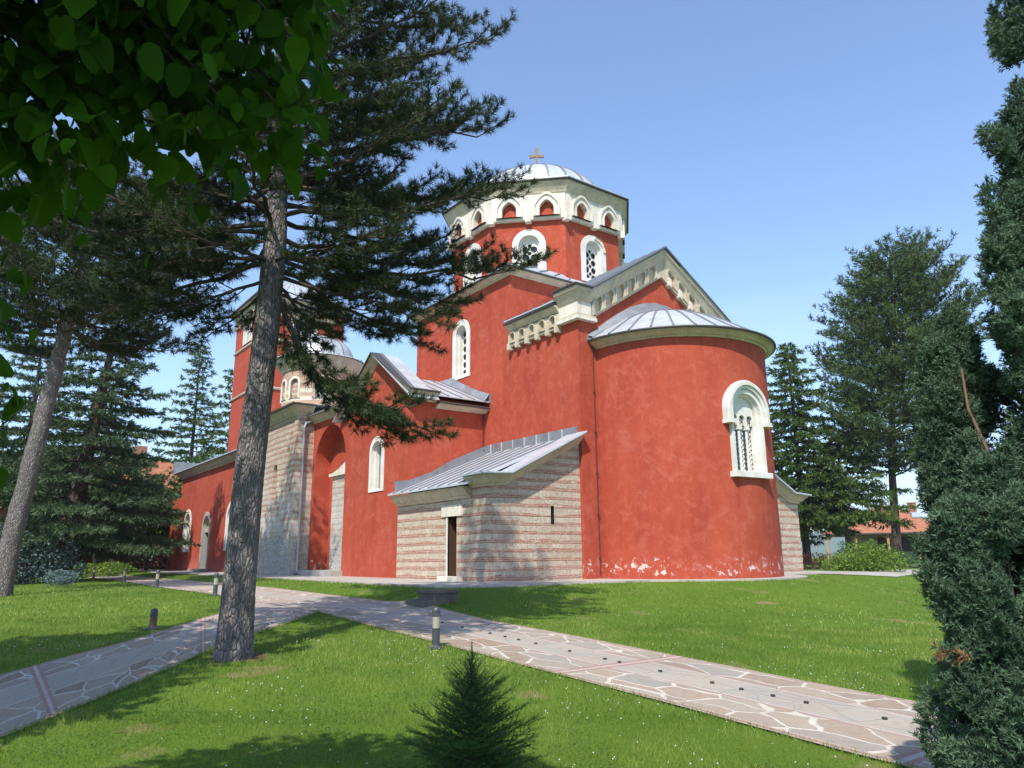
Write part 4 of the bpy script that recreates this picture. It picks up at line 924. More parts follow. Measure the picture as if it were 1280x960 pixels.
def pine(name, base, trunk_pts, trunk_rad, prim, label, group, mat='pine_needle', sp=.11, nl=.12, wd=.007, nn=22, sec_len=.75, hide=0, bark_='pine_bark', rows=0, seg=14, rough=0, cat='pine tree', every=1., flare_=.25, dens=1.):
    """prim: list of (start point, tip point, sag)"""
    root = thing(name, tuple(base), label, cat, group)
    trunk_mesh('trunk', trunk_pts, trunk_rad, bark_, root, base, seg, rough, flare_, rows)
    curves, BP, BD, BT = [], [], [], []
    for a_, c_, sag in prim:
        a_, c_ = np.array(a_, float), np.array(c_, float); L = np.linalg.norm(c_-a_)
        b_ = a_+(c_-a_)*.55-UP*sag*L if np.ndim(sag) == 0 else np.array(sag); t = np.linspace(0, 1, 9); cv = bez(a_, b_, c_, t)
        cv[1:-1] += rng.normal(0, .012*L, (7, 3)); curves.append((cv, .012+.011*L, .008))
        ns = max(4, int(L*4.2*dens)); ts = np.linspace(.14, 1, ns)**.9
        for k, tt in enumerate(ts):
            p = bez(a_, b_, c_, [tt])[0]; tg = nrm(bez(a_, b_, c_, [min(1, tt+.02)])[0]-bez(a_, b_, c_, [tt-.02])[0])
            ang = (1 if k % 2 else -1)*rng.uniform(.45, 1.15)*(1 if tt < .97 else .15)
            sd_ = rot_about(tg, UP, np.array(ang)); sd_ = nrm(sd_+UP*rng.uniform(-.15, .5))
            ls = sec_len*(1.15-.6*tt)*rng.uniform(.6, 1.25)*min(1, L/2.5+.3)
            e = p+sd_*ls; m_ = p+sd_*ls*.5-UP*.06*ls; sc = bez(p, m_, e, np.linspace(0, 1, 4)); curves.append((sc, .012, .005))
            nb = max(2, int(ls/sp)); tb_ = np.linspace(.30, 1, nb); q = bez(p, m_, e, tb_); v = np.tile(nrm(e-m_), (nb, 1))+UP*.25
            tint = rng.random()
            BP.append(q); BD.append(v+rng.normal(0, .25, (nb, 3))); BT.append(np.full(nb, tint))
            for sgn in (-1, 1):                    # short side shoots
                q2 = q[::2]; v2 = rot_about(np.tile(nrm(e-p), (len(q2), 1)), np.tile(UP, (len(q2), 1)), sgn*rng.uniform(.5, 1.0, len(q2)))+UP*.3
                off = nrm(v2)*rng.uniform(.3, 1.4, (len(q2), 1))*sp
                BP.append(q2+off); BD.append(v2); BT.append(np.full(len(q2), tint))
    BP, BD, BT = map(np.concatenate, (BP, BD, BT))
    tubes_mesh('branches', curves, 'branch_bark', root, base)
    crown(root, [brushes(BP, BD, sp*.9, nn, nl, wd, (.3, .92), np.clip(BT*.6+rng.random(len(BT))*.4, 0, 1))], mat, base)
    return root
def pine_prims(base, z0, z1, n, radf, rise=.25, sag=.10, axis_=None, bias=None):
    out = []; ax = axis_ or (lambda z: np.array([base[0], base[1], z])); a_ = rng.random()*6
    for i in range(n):
        t = (i+.5)/n; z = z0+(z1-z0)*t+rng.uniform(-.2, .2); a_ += 2.4+rng.uniform(-.3, .3); r = radf(t)*rng.uniform(.72, 1.1)
        if bias is not None: r *= 1+bias[1]*cos(a_-bias[0])
        d = np.array([cos(a_), sin(a_), 0]); s_ = ax(z); out.append((s_, s_+d*r+UP*r*(rise+.5*t*t)+UP*rng.uniform(-.2, .2), sag*(1-t)))
    return out
def spruce(name, base, h, radf, label, group, mat='spruce_needle', n=60, _x=0, z0=.08, droop=.25, flat=.2, nl=.22, wd=.05, sp=.28, nn=10, trunk_r=.3, cat='spruce tree', lean=(0, 0), up_tip=.12, width=.36, bark_='dark_bark', leafy=1.0):
    n = int(n*1.35); nn = int(nn*1.5); wd *= 1.35; base = np.array(base, float); root = thing(name, tuple(base), label, cat, group)
    ax = lambda z: base+np.array([lean[0]*z/h, lean[1]*z/h, z])
    trunk_mesh('trunk', [ax(z) for z in np.linspace(0, h*.98, 8)], list(np.linspace(trunk_r, .03, 8)), bark_, root, base, 10)
    BP, BD, BT, curves = [], [], [], []; a_ = 0
    for i in range(n):
        t = (i+.5)/n; z = h*(z0+(1-z0)*t*.985); a_ += 2.399+rng.uniform(-.25, .25); r = radf(t)*rng.uniform(.75, 1.12)
        if r < .1: r = .1
        d = np.array([cos(a_), sin(a_), 0]); s_ = ax(z); e = s_+d*r+UP*(-droop*r*(1-t)+up_tip*r); m_ = s_+d*r*.5+UP*(.02-droop*.75*(1-t))*r
        cv = bez(s_, m_, e, np.linspace(0, 1, 5)); curves.append((cv, .012+.014*r, .01))
        nb = max(2, int(r/sp)); sd_ = np.cross(d, UP); tint = rng.random()
        for tt in np.linspace(.18, 1, nb):
            p = bez(s_, m_, e, [tt])[0]; wl = width*r*(1-tt*.75)*min(1, tt*3)+sp*.6
            for sg in (-1, 1):
                k = max(1, int(wl/sp)); q = p+sd_*sg*np.linspace(.1, wl, k)[:, None]*rng.uniform(.7, 1.1, (k, 1))+d*np.linspace(0, wl*.55, k)[:, None]
                q = q-UP*(np.linspace(0, 1, k)[:, None]**1.3)*wl*flat+rng.normal(0, sp*.16, (k, 3))
                BP.append(q); BD.append(sd_*sg*.8+d*.8-UP*flat*rng.uniform(0, 2.0, (k, 1))+rng.normal(0, .25, (k, 3))); BT.append(np.clip(tint*.5+rng.random(k)*.5, 0, 1))
            BP.append(p[None]); BD.append((d-UP*.1)[None]); BT.append(np.array([tint]))
    BP, BD, BT = map(np.concatenate, (BP, BD, BT))
    tubes_mesh('branches', curves, 'branch_bark', root, base, 4)
    crown(root, [brushes(BP, BD, sp*1.1, nn, nl, wd, (.35, .97), BT)], mat, base); return root
def leafy(name, base, blobs, size, n, mat, label, cat, group=None, trunk=None, stems=True, shape='small', shell=.55, up=.5, part='crown'):
    """blobs: (cx,cy,cz,rx,ry,rz) relative to the base"""
    base = np.array(base, float); root = thing(name, tuple(base), label, cat, group); P, N = [], []
    tot = sum(b_[3]*b_[4]+b_[4]*b_[5]+b_[3]*b_[5] for b_ in blobs)
    for b_ in blobs:
        k = max(6, int(n*(b_[3]*b_[4]+b_[4]*b_[5]+b_[3]*b_[5])/tot)); d = nrm(rng.normal(size=(k, 3))); lump = np.array([noise.noise(Vector(q*2.3)+Vector(b_[:3])) for q in d])
        r = (shell+(1-shell)*rng.random((k, 1))**.6)*(1+.45*lump[:, None]); P.append(np.array(b_[:3])+d*np.array(b_[3:])*r); N.append(d)
    P, N = np.concatenate(P)+base, np.concatenate(N); ok = P[:, 2] > base[2]-.02; P, N = P[ok], N[ok]
    V, F, T = leaves(P, nrm(N*.6+rng.normal(0, .6, P.shape)+UP*up), nrm(N+rng.normal(0, .7, P.shape)), size*rng.uniform(.6, 1.3, len(P)), shape)
    crown(root, [(V, F, T)], mat, base, part)
    if stems:
        c = []
        zl = min(b_[2] for b_ in blobs); zh = max(b_[2] for b_ in blobs)
        if trunk is not None: trunk_mesh('trunk', bez(base-UP*.1, base+UP*zl*.6+rng.normal(0, .12, 3), base+UP*zh, np.linspace(0, 1, 10)), list(np.linspace(trunk, trunk*.3, 10)), 'dark_bark', root, base, 16, .01, .4, 40)
        for b_ in blobs:
            s_ = np.zeros(3) if trunk is None else UP*rng.uniform(zl*.75, b_[2]*.95); e = np.array(b_[:3]); c.append((bez(base+s_, base+(s_+e)*.5+UP*.3*(trunk is not None), base+e, np.linspace(0, 1, 6)), .05 if trunk is None else trunk*.35, .012))
        tubes_mesh('stems' if trunk is None else 'branches', c, 'branch_bark' if trunk is None else 'dark_bark', root, base, 7)
    return root

# ------------------------------------------------------------------ main black pine in front of the church
pb = np.array([-11.68, 3.62, float(terr(-11.68, 3.62))-.05]); pn = np.array([-.955, .296, 0]); pr_ = np.array([.296, .955, 0])
T_ = lambda r, z, f=0.: np.array([pb[0], pb[1], 0])+pr_*r+pn*f+UP*z
tp = [T_(-.05, -.8), T_(-.05, .3), T_(-.02, 1.89), T_(.10, 4.5), T_(.14, 5.9), T_(.12, 6.93), T_(.08, 8.9), T_(.0, 10.6), T_(0, 13), T_(.1, 15.5)]
trad = [.255, .235, .222, .195, .180, .16, .13, .10, .07, .03]
prim = []
for r_, z, f_, sz, sg_ in [(3.55, 11.3, .5, 10.3, .05), (3.7, 10.2, -.6, 9.0, .06), (4.1, 8.9, .2, 8.0, .08), (3.1, 9.3, 1.5, 8.4, .06), (3.0, 8.1, -1.3, 7.4, .1), (4.35, 7.45, .0, 6.9, .10),
        (3.4, 6.8, 1.4, 6.3, .08), (3.3, 6.7, -1.2, 6.3, .08), (4.5, 5.85, -.3, 5.7, .12), (3.8, 6.3, .9, 6.0, .10), (3.3, 5.2, .3, 5.6, .05), (2.9, 4.9, 1.7, 5.4, .02), (2.5, 4.55, -.9, 5.3, .03), (1.9, 4.6, .2, 5.0, .05),
        (2.2, 6.2, 2.4, 5.8, .08), (2.2, 7.4, -2.3, 6.8, .08), (2.4, 8.4, 2.6, 7.6, .08), (2.6, 9.8, -2.0, 9.2, .06), (1.6, 5.4, -2.1, 5.5, .06), (1.2, 5.0, 2.6, 5.3, .04),
        (2.2, 7.0, .6, 6.6, .06), (1.8, 8.2, -.6, 7.4, .06), (2.0, 9.2, .8, 8.6, .06), (2.6, 10.4, 1.0, 9.6, .05),
        (-3.4, 7.0, .4, 6.6, .10), (-1.7, 6.4, 1.6, 5.9, .08), (-2.3, 5.2, -.2, 5.6, .06), (-1.5, 5.3, -1.8, 5.5, .05), (-.8, 4.5, 1.1, 5.0, .04), (-1.7, 4.6, .6, 5.2, .04), (-2.6, 5.0, 1.6, 5.5, .06), (-2.9, 6.0, -1.0, 6.0, .1),
        (-3.6, 6.3, 1.3, 6.2, .10), (-2.4, 7.8, -1.4, 7.1, .08), (-3.3, 8.6, .6, 7.9, .08), (-2.6, 9.6, 1.6, 8.8, .06), (-3.1, 10.5, -.6, 9.7, .05), (-2.0, 8.6, 2.4, 7.8, .08), (-1.4, 7.4, 2.9, 6.9, .08), (-.6, 6.6, -2.8, 6.2, .08), (.6, 9.4, -2.8, 8.7, .06), (.3, 8.2, 3.1, 7.4, .06)]:
    prim.append((T_(.08, sz), T_(r_, z, f_), sg_))
prim += pine_prims(pb, 5.6, 11, 16, lambda t: 2.9, .15, .06, axis_=lambda z: T_(.08, z))
prim += pine_prims(pb, 10.6, 15.2, 16, lambda t: 3.0*(1-t)**.7+.5, .35, .05, axis_=lambda z: T_(.03, z))
low = [T_(.33, 4.85, -.1), T_(.97, 3.62, -.35), T_(1.38, 3.15, -.45), T_(2.66, 2.80, -.5)]
prim.append((T_(.15, 5.2), T_(2.66, 2.72, -.5), T_(.54, 3.15, -.3)))
for a_, b_ in ((low[1], T_(1.5, 3.3, -.9)), (low[0], T_(.9, 4.1, .3)), (low[2], T_(2.0, 2.75, -.9)), (low[1], T_(1.75, 2.95, -.8)), (low[1], T_(1.9, 3.0, .0)), (low[2], T_(2.35, 3.05, -.7)), (low[2], T_(2.2, 2.7, -.2))): prim.append((a_, b_, .1))
pine('pine_tree', pb, tp, trad, prim, 'large grey barked pine beside the stone path, its boughs reaching in front of the church', 'tall pines on the lawn', rows=260, seg=110, rough=.009, flare_=.16, nn=32, nl=.14, wd=.0115, sp=.105, sec_len=.88, dens=1.4)

# ------------------------------------------------------------------ leaning pine further left
lb = np.array([-29.6, 1.55, float(terr(-29.6, 1.7))-.1]); ln = np.array([-1, .06, 0]); lr = np.array([.06, 1, 0])
L_ = lambda r, z, f=0.: np.array([lb[0], lb[1], 0])+lr*r+ln*f+UP*z
ltp = [L_(-.05, -.5), L_(.05, 1.0), L_(.45, 5.0), L_(.78, 8.2), L_(.98, 10.3), L_(1.2, 12.0), L_(1.3, 13.8)]
lax = lambda z: L_(float(np.interp(z, [-.5, 1, 5, 8.2, 10.3, 12, 13.8], [-.05, .05, .45, .78, .98, 1.2, 1.3])), z)
prim = pine_prims(lb, 8.3, 13.6, 56, lambda t: 5.4*(1-t*.5), .10, .10, axis_=lax)
pine('pine_tree', lb, ltp, [.33, .30, .265, .235, .20, .13, .04], prim, 'leaning pine with a bare grey trunk at the left edge of the lawn', 'tall pines on the lawn', rows=60, seg=28, rough=.03, nn=18, nl=.26, wd=.03, sp=.24, sec_len=1.35, dens=1.0)

# ------------------------------------------------------------------ trees behind, left
def tz(x, y): return float(terr(x, y))
spruce('cedar_tree', (-44.7, 4.6, tz(-44.7, 4.6)), 16.0, lambda t: 5.2*(1-t)**.75+.3, 'broad cedar with flat layered grey green boughs behind the leaning pine', 'conifers behind the lawn', mat='cedar_needle', n=62, z0=.12, droop=.22, flat=.10, nl=.26, wd=.05, sp=.30, nn=12, trunk_r=.62, cat='cedar tree', lean=(.3, 1.6), width=.30, up_tip=.05)
spruce('cedar_tree', (-60.0, -.6, tz(-60, 0)), 17.5, lambda t: 5.4*(1-t)**.8+.3, 'hazy blue green cedar at the far left edge, seen through the leaning pine', 'conifers behind the lawn', mat='cedar_needle', n=46, z0=.16, droop=.18, flat=.10, nl=.34, wd=.07, sp=.42, nn=9, trunk_r=.5, cat='cedar tree', width=.3)
spruce('spruce_tree', (-77.7, 18.2, -.1), 22.6, lambda t: 5.6*(1-t)**.95+.15, 'narrow pointed dark spruce behind the church narthex roof', 'conifers behind the lawn', mat='spruce_needle', n=74, z0=.1, droop=.20, flat=.14, nl=.42, wd=.08, sp=.5, nn=9, trunk_r=.35, width=.26)
spruce('spruce_tree', (-86.6, 24.2, -.1), 22.5, lambda t: 3.6*(1-t)**.8+.4, 'slim spruce close behind the left side of the bell tower', 'conifers behind the lawn', mat='spruce_needle', n=60, z0=.1, droop=.20, flat=.14, nl=.42, wd=.09, sp=.5, nn=9, trunk_r=.35)
spruce('cedar_tree', (-68., 4.0, -.1), 19.0, lambda t: 6.0*(1-t)**.7+.3, 'tall bushy cedar towering behind the broad layered cedar', 'conifers behind the lawn', mat='cedar_needle', n=60, z0=.15, droop=.18, flat=.12, nl=.36, wd=.075, sp=.42, nn=10, trunk_r=.5, cat='cedar tree', width=.32)
spruce('spruce_tree', (-70., 9.6, -.1), 16.5, lambda t: 4.6*(1-t)**.8+.3, 'bushy dark spruce standing between the cedar and the pointed spruce', 'conifers behind the lawn', mat='cedar_needle', n=56, z0=.06, droop=.2, flat=.14, nl=.4, wd=.08, sp=.46, nn=9, trunk_r=.4)
spruce('cedar_tree', (-56.5, 8.9, tz(-56.5, 9)), 8.5, lambda t: 4.4*(1-t)**.6+.2, 'low cedar with a pale drooping bough touching the church narthex corner', 'conifers behind the lawn', mat='cedar_needle', n=26, z0=.42, droop=.10, flat=.12, nl=.3, wd=.055, sp=.32, nn=12, trunk_r=.25, cat='cedar tree', width=.34)
def blobs(n, rx, ry, z0, z1, r0, r1):
    return [(rng.uniform(-rx, rx), rng.uniform(-ry, ry), rng.uniform(z0, z1), *(rng.uniform(r0, r1)*np.array([1, 1, .7]))) for _ in range(n)]
leafy('broadleaf_tree', (-57.0, 6.2, -.3), blobs(20, 2.6, 2.6, 2.6, 6.6, 1.0, 1.7), .30, 5200, 'far_broad_leaf', 'dark leafy tree in the shade behind the cedar trunk', 'tree', 'leafy trees behind the lawn', trunk=.16)
leafy('broadleaf_tree', (-63.0, 12.2, -.1), blobs(18, 2.2, 2.2, 2.4, 6.2, 1.0, 1.6), .32, 4200, 'far_broad_leaf', 'leafy tree with sunlit tufts beside the church narthex wall', 'tree', 'leafy trees behind the lawn', trunk=.15)
leafy('broadleaf_tree', (-58.0, -.4, -.3), blobs(18, 2.4, 2.4, 2.4, 6.0, 1.0, 1.7), .32, 4200, 'far_broad_leaf', 'leafy tree behind the brick gate pillar at the left edge', 'tree', 'leafy trees behind the lawn', trunk=.15)
leafy('broadleaf_tree', (-64.5, 17.0, -.1), blobs(22, 2.2, 3.0, 3.0, 8.0, 1.1, 1.8), .34, 5200, 'far_broad_leaf', 'tall leafy tree in front of the roof of the brick residence, behind the narthex corner', 'tree', 'leafy trees behind the lawn', trunk=.15)
leafy('broadleaf_tree', (-63.5, 3.4, -.1), blobs(24, 2.2, 3.4, 3.4, 8.6, 1.1, 1.8), .34, 6000, 'far_broad_leaf', 'tall leafy tree in front of the windows of the brick residence', 'tree', 'leafy trees behind the lawn', trunk=.15)
leafy('dark_shrub', (-61.0, 10.6, -.1), [(0, 0, 1.1, 1.9, 1.9, 1.25), (1., -.6, .8, 1.2, 1.2, .9)], .14, 3600, 'pine_needle', 'rounded dark evergreen shrub in the shade left of the church narthex', 'shrub', shell=.8)
leafy('juniper_shrub', (-54.4, 7.9, -.28), [(0, 0, .35, 1.5, 1.5, .45), (.3, 1.0, .4, 1., 1., .45), (-.3, -.9, .3, .9, .9, .4)], .13, 2600, 'juniper_leaf', 'low spreading bright green juniper in front of the dark shrub', 'shrub', shell=.7)
leafy('blue_spruce_shrub', (-43.9, 3.0, -.3), [(0, 0, 1.0, 1.7, 1.8, 1.1), (0, 1.2, 1.6, 1.2, 1.2, .9), (0, -1.0, 1.9, 1.3, 1.3, 1.0), (.3, 1.6, .6, 1.1, 1.1, .6)], .17, 5200, 'blue_spruce_needle', 'large silvery blue spruce bush behind the leaning pine trunk', 'shrub', shell=.5)
leafy('blue_spruce_shrub', (-38.2, 4.05, -.32), [(0, 0, .32, .62, .62, .30), (.1, .3, .28, .4, .4, .25)], .07, 2200, 'blue_spruce_needle', 'small round dwarf blue spruce alone on the left lawn', 'shrub', shell=.6)
# ------------------------------------------------------------------ trees behind, right
spruce('spruce_tree', (-32.1, 50.7, -.1), 16.9, lambda t: (5.1*(1-t)**.8+.15)*(1 if t > .1 else .8), 'sunlit yellow green spruce just right of the church apse', 'trees right of the church', mat='spruce_needle', n=82, z0=.17, droop=.34, flat=.30, nl=.34, wd=.075, sp=.40, nn=11, trunk_r=.30)
bb = np.array([-27.0, 53.6, -.15])
prim = pine_prims(bb, 6.0, 21.8, 136, lambda t: 5.5*np.sin(pi*(.26+.70*t))**.8+.4, .30, .08, axis_=lambda z: bb*[1, 1, 0]+UP*z+RT*np.interp(z, [5, 20], [.3, 2.2]), bias=(R(53), .18))
pine('pine_tree', bb, [bb-UP*.3, bb+UP*6+RT*.3, bb+UP*14+RT*1.4, bb+UP*21+RT*2.2], [.27, .24, .16, .06], prim, 'big rounded pine in front of the tiled house on the right', 'trees right of the church', mat='far_pine_needle', nn=12, nl=.36, wd=.065, sp=.40, sec_len=1.8, dens=.68, bark_='dark_bark')
spruce('spruce_tree', (-29.3, 51.5, -.1), 9.5, lambda t: 4.4*(1-t)**.55+.2, 'low spruce with ragged drooping boughs under the big rounded pine', 'trees right of the church', mat='spruce_needle', n=34, z0=.38, droop=.34, flat=.22, nl=.34, wd=.07, sp=.42, nn=9, trunk_r=.2)
leafy('barberry_hedge', (-22.4, 35.5, -.1), [(x_, x_*.55, .36, .75, .6, .46) for x_ in np.linspace(-.9, 1.5, 5)], .07, 5200, 'barberry_leaf', 'dark red barberry hedge beside the stone paving right of the apse', 'hedge', shell=.7)
leafy('juniper_shrub', (-17.3, 31.6, -.1), [(-.8, -.4, .35, .9, .8, .4), (0, 0, .55, .9, .9, .62), (.7, .3, .45, .9, .8, .5), (-.2, -.5, .3, .9, .6, .35), (.2, .3, .8, .6, .6, .5)], .10, 6200, 'juniper_leaf', 'large feathery lime green juniper bush in front of the tiled house', 'shrub', shell=.5)
leafy('clipped_hedge', (-19.9, 40.4, -.1), [(x_, x_*.5, .35, .7, .5, .42) for x_ in np.linspace(-1.5, 1.8, 6)], .07, 4200, 'hedge_leaf', 'low clipped green hedge before the porch of the tiled house', 'hedge', shell=.85)
leafy('garden_shrub', (-24.6, 44., -.1), [(0, 0, .7, 1.0, 1., .8), (1.4, .5, .5, .9, .9, .6)], .13, 2600, 'far_broad_leaf', 'grey green shrub behind the barberry hedge', 'shrub', shell=.6)

# ------------------------------------------------------------------ young spruce at the bottom
sb = np.array([-5.22, 3.46, 0]); sb[2] = tz(*sb[:2])-.02; h_ = 1.04
root = thing('young_spruce', tuple(sb), 'small dark young spruce in the near lawn at the bottom of the picture', 'spruce tree')
trunk_mesh('trunk', [sb+UP*z for z in (0, .5, h_)], [.022, .014, .005], 'dark_bark', root, sb, 8)
BP, BD, BL, BT, curves = [], [], [], [], []; a_ = 0
for i in range(190):
    t = (i/190)**.9; z = .03+(h_-.16)*t; a_ += 2.399; r = (.54*(1-t)**.95+.03)*rng.uniform(.55, 1.25); d = np.array([cos(a_), sin(a_), 0]); rise = .12+.75*t+rng.uniform(-.1, .22)
    s_ = sb+UP*z; e = s_+d*r+UP*r*rise; curves.append(([s_, (s_+e)/2-UP*.01, e], .004, .002)); sd_ = np.cross(d, UP); nb = max(2, int(r/.045))
    for tt in np.linspace(.15, 1, nb):
        p = s_+(e-s_)*tt; BP.append(p); BD.append(nrm(e-s_)); BL.append(.05); BT.append(rng.random())
        if tt < .95 and r > .1:
            for sg in (-1, 1):
                dd = nrm(sd_*sg*.75+nrm(e-s_)*.8+UP*rng.uniform(-.25, .25)); ll = r*.42*(1-tt*.65)*rng.uniform(.6, 1.2)
                for q in np.arange(0, ll, .04): BP.append(p+dd*q); BD.append(dd); BL.append(.045); BT.append(rng.random())
for d in ((0, 0, 1), (.5, .1, 1), (-.35, .4, 1), (-.1, -.5, 1)):
    dd = nrm(np.array(d, float)); L0 = .16 if d[0] == 0 and d[1] == 0 else .08
    for q in np.arange(0, L0, .02): BP.append(sb+UP*(h_-.12)+dd*q); BD.append(dd); BL.append(.03); BT.append(.4)
tubes_mesh('branches', curves, 'branch_bark', root, sb, 4)
crown(root, [brushes(np.array(BP), np.array(BD), np.array(BL), 26, .017, .0028, (.35, .85), np.array(BT))], 'young_spruce_needle', sb)

# ------------------------------------------------------------------ cypresses at the right edge
def cypress(base, lobes, label, n, name='cypress_tree', dead=()):
    """lobes: (f, r, zbottom, ztop, radius)  spindle shaped plumes"""
    base = np.array(base, float); root = thing(name, tuple(base), label, 'cypress tree', 'cypresses at the right edge')
    curves = []; BP, BD, BT = [], [], []; tot = sum((l[3]-l[2])*l[4] for l in lobes)
    for f_, r_, z0, z1, rd in lobes:
        c0 = FR(f_, r_); npl = max(8, int(n/95*(z1-z0)*rd/tot)); ft = np.array([base[0], base[1], max(base[2], z0-.9)]); curves.append((np.array([ft, (ft+c0+UP*(z0+.3))*.5, c0+UP*(z0+.3), c0+UP*(z0+(z1-z0)*.5), c0+UP*(z0+(z1-z0)*.72)]), .016, .004))
        for q_ in range(npl):
            t = rng.random(); a_ = rng.random()*2*pi; pr0 = math.sin(pi*min(1, .12+.88*t))**.55*(1-.35*t)
            o_ = np.array([cos(a_), sin(a_), 0]); ln_ = rng.uniform(.20, .42); ax_ = nrm(o_*rng.uniform(.15, .7)+UP+rng.normal(0, .12, 3)); tipp = c0+o_*rd*pr0*(rng.uniform(.8, 1.15) if q_ % 4 else rng.uniform(.35, .7))+UP*(z0+(z1-z0)*t+ln_*.35)
            kk = 95; u = rng.random(kk)**.8; rad_ = rng.uniform(.045, .085)*np.sin(pi*np.clip(.15+.85*(1-u), 0, 1))**.7; b_ = rng.random(kk)*2*pi; e1 = nrm(np.cross(ax_, [.3, .1, 1.])); e2 = np.cross(ax_, e1)
            oo = e1*np.cos(b_)[:, None]+e2*np.sin(b_)[:, None]; BP.append(tipp-ax_*(u*ln_)[:, None]+oo*(rad_*rng.uniform(.3, 1.1, kk))[:, None]); BD.append(oo*.5+ax_*rng.uniform(.7, 1.8, (kk, 1))); BT.append(np.clip(rng.random()*.55+.5*(1-u)*rng.random(kk)+.1, 0, 1))
    BP, BD, BT = map(np.concatenate, (BP, BD, BT))
    # every spray: a stem with short side twigs
    parts = [brushes(BP, BD, .05, 12, .030, .0090, (.45, .95), BT, .3)]
    k = len(BP)
    for sg in (-1, 1):
        sd_ = nrm(np.cross(nrm(BD), rng.normal(size=BD.shape))); parts.append(brushes(BP+nrm(BD)*.03, nrm(BD)*.9+sd_*sg*.8, .045, 8, .026, .009, (.4, .95), BT, .3))
    crown(root, parts, 'cypress_spray', base); tubes_mesh('trunk', curves, 'branch_bark', root, base, 8)
    for p in dead:
        p = np.array(p); P = p+rng.normal(0, 1, (26, 3))*np.array([.02, .02, .012])+RT*rng.uniform(-.06, .06, (26, 1)); V, F, T = brushes(P, RT*-.8+UP*.2+rng.normal(0, .3, P.shape), .05, 14, .03, .006, (.5, .95)); crown(root, [(V, F, T)], 'dead_spray', base, 'dead_sprig')
    return root
cb = FR(4.25, 3.05, 0); cb[2] = tz(cb[0], cb[1])
cypress(cb, [(4.5, 4.08, -.3, 8.5, .80), (4.5, 3.78, .3, 4.1, .46), (4.35, 3.35, -.9, 3.6, .40), (4.3, 3.12, 1.4, 3.42, .19), (4.15, 2.92, 1.0, 2.65, .22), (4.1, 2.98, -1.0, 1.6, .34), (4.0, 2.58, -.55, 1.20, .30), (3.95, 2.30, -.30, 1.0, .25), (3.9, 2.28, -.5, .5, .20), (4.1, 2.42, -.75, .80, .30), (4.05, 2.50, -1.0, .3, .26), (4.0, 2.75, -.95, .4, .30), (3.85, 2.95, -1.1, .8, .36), (4.6, 3.5, .5, 3.1, .40), (4.1, 3.35, -1.1, 1.7, .42), (3.9, 2.60, -.75, .35, .20)],
        'big blue green cypress with many upright plumes filling the right edge', 78000, dead=[FR(3.84, 2.17, .20)])
cb2 = FR(4.7, 2.95, 0); cb2[2] = tz(cb2[0], cb2[1])
cypress(cb2, [(4.75, 2.95, .0, 2.15, .30), (4.7, 2.80, .8, 2.0, .20), (4.6, 2.74, .2, 1.7, .24)], 'slender shorter cypress spire with a bare brown stem beside the big cypress', 15000)
tubes_mesh('trunk', [([cb2, FR(4.62, 2.95, .3), FR(4.52, 2.92, .8), FR(4.49, 2.86, 1.1), FR(4.45, 2.85, 1.3), FR(4.46, 2.78, 1.55), FR(4.45, 2.77, 1.8)], .020, .006)], 'cypress_bark', [o_ for o_ in bpy.data.objects if o_.name.startswith('cypress_tree')][-1], cb2, 8)

# ------------------------------------------------------------------ overhanging broadleaf tree, upper left
tb = FR(-.6, -4.4, 0); tb[2] = tz(tb[0], tb[1]); root = thing('broadleaf_tree', tuple(tb), 'dark overhanging branch of big heart shaped green leaves in the upper left corner', 'tree')
hub = FR(.4, -3.4, 3.6); curves = []; trunk_mesh('trunk', bez(tb, tb+UP*2.9+FW*.1, hub, np.linspace(0, 1, 14)), list(np.linspace(.17, .075, 14)), 'dark_bark', root, tb, 24, .008, .35, 60)
LP, LD, LN = [], [], []
boughs = [(3.15, -.80, 3.24), (3.1, -.86, 2.92), (3.0, -.98, 2.62), (2.95, -1.08, 2.45), (2.85, -1.30, 2.44), (2.8, -1.42, 2.44), (2.7, -1.66, 2.36), (2.6, -1.80, 2.30), (2.5, -1.9, 2.26), (3.0, -1.24, 3.0), (2.8, -1.5, 2.6), (2.6, -1.85, 2.55), (2.6, -2.1, 2.95), (2.9, -1.4, 3.2), (3.2, -.85, 3.5),
          (2.9, -1.15, 2.45), (2.7, -1.75, 2.2), (3.1, -1.0, 2.75), (3.1, -1.2, 2.85), (2.9, -1.6, 2.75), (2.9, -1.8, 2.9), (3.3, -.80, 3.05), (3.4, -1.5, 2.95), (3.5, -2.0, 2.7), (3.3, -2.3, 2.4), (2.4, -1.2, 2.9), (2.2, -1.5, 2.65), (3.5, -1.1, 3.25), (2.3, -.9, 3.25), (1.9, -.8, 3.6), (3.5, -2.66, 2.15), (3.5, -2.62, 1.85), (3.5, -2.58, 1.35)]
for c_ in boughs:
    e = FR(*c_); m_ = (hub+e)*.5+UP*.75; cv = bez(hub, m_, e, np.linspace(0, 1, 8)); curves.append((cv, .035, .005))
    k = 210; t = 1-rng.random(k)**1.2*.7; P = bez(hub, m_, e, t)+rng.normal(0, .15, (k, 3))*np.array([1, 1, .8]); P[:, 2] -= .02
    LP.append(P); LD.append(nrm(rng.normal(0, .55, (k, 3))+FW*.15-UP*.75)); LN.append(nrm(rng.normal(0, .5, (k, 3))+UP*.8-FW*.25))
    for q in range(4): p0 = bez(hub, m_, e, [rng.uniform(.6, .95)])[0]; curves.append((np.array([p0, p0+nrm(rng.normal(size=3))*.25]), .006, .003))
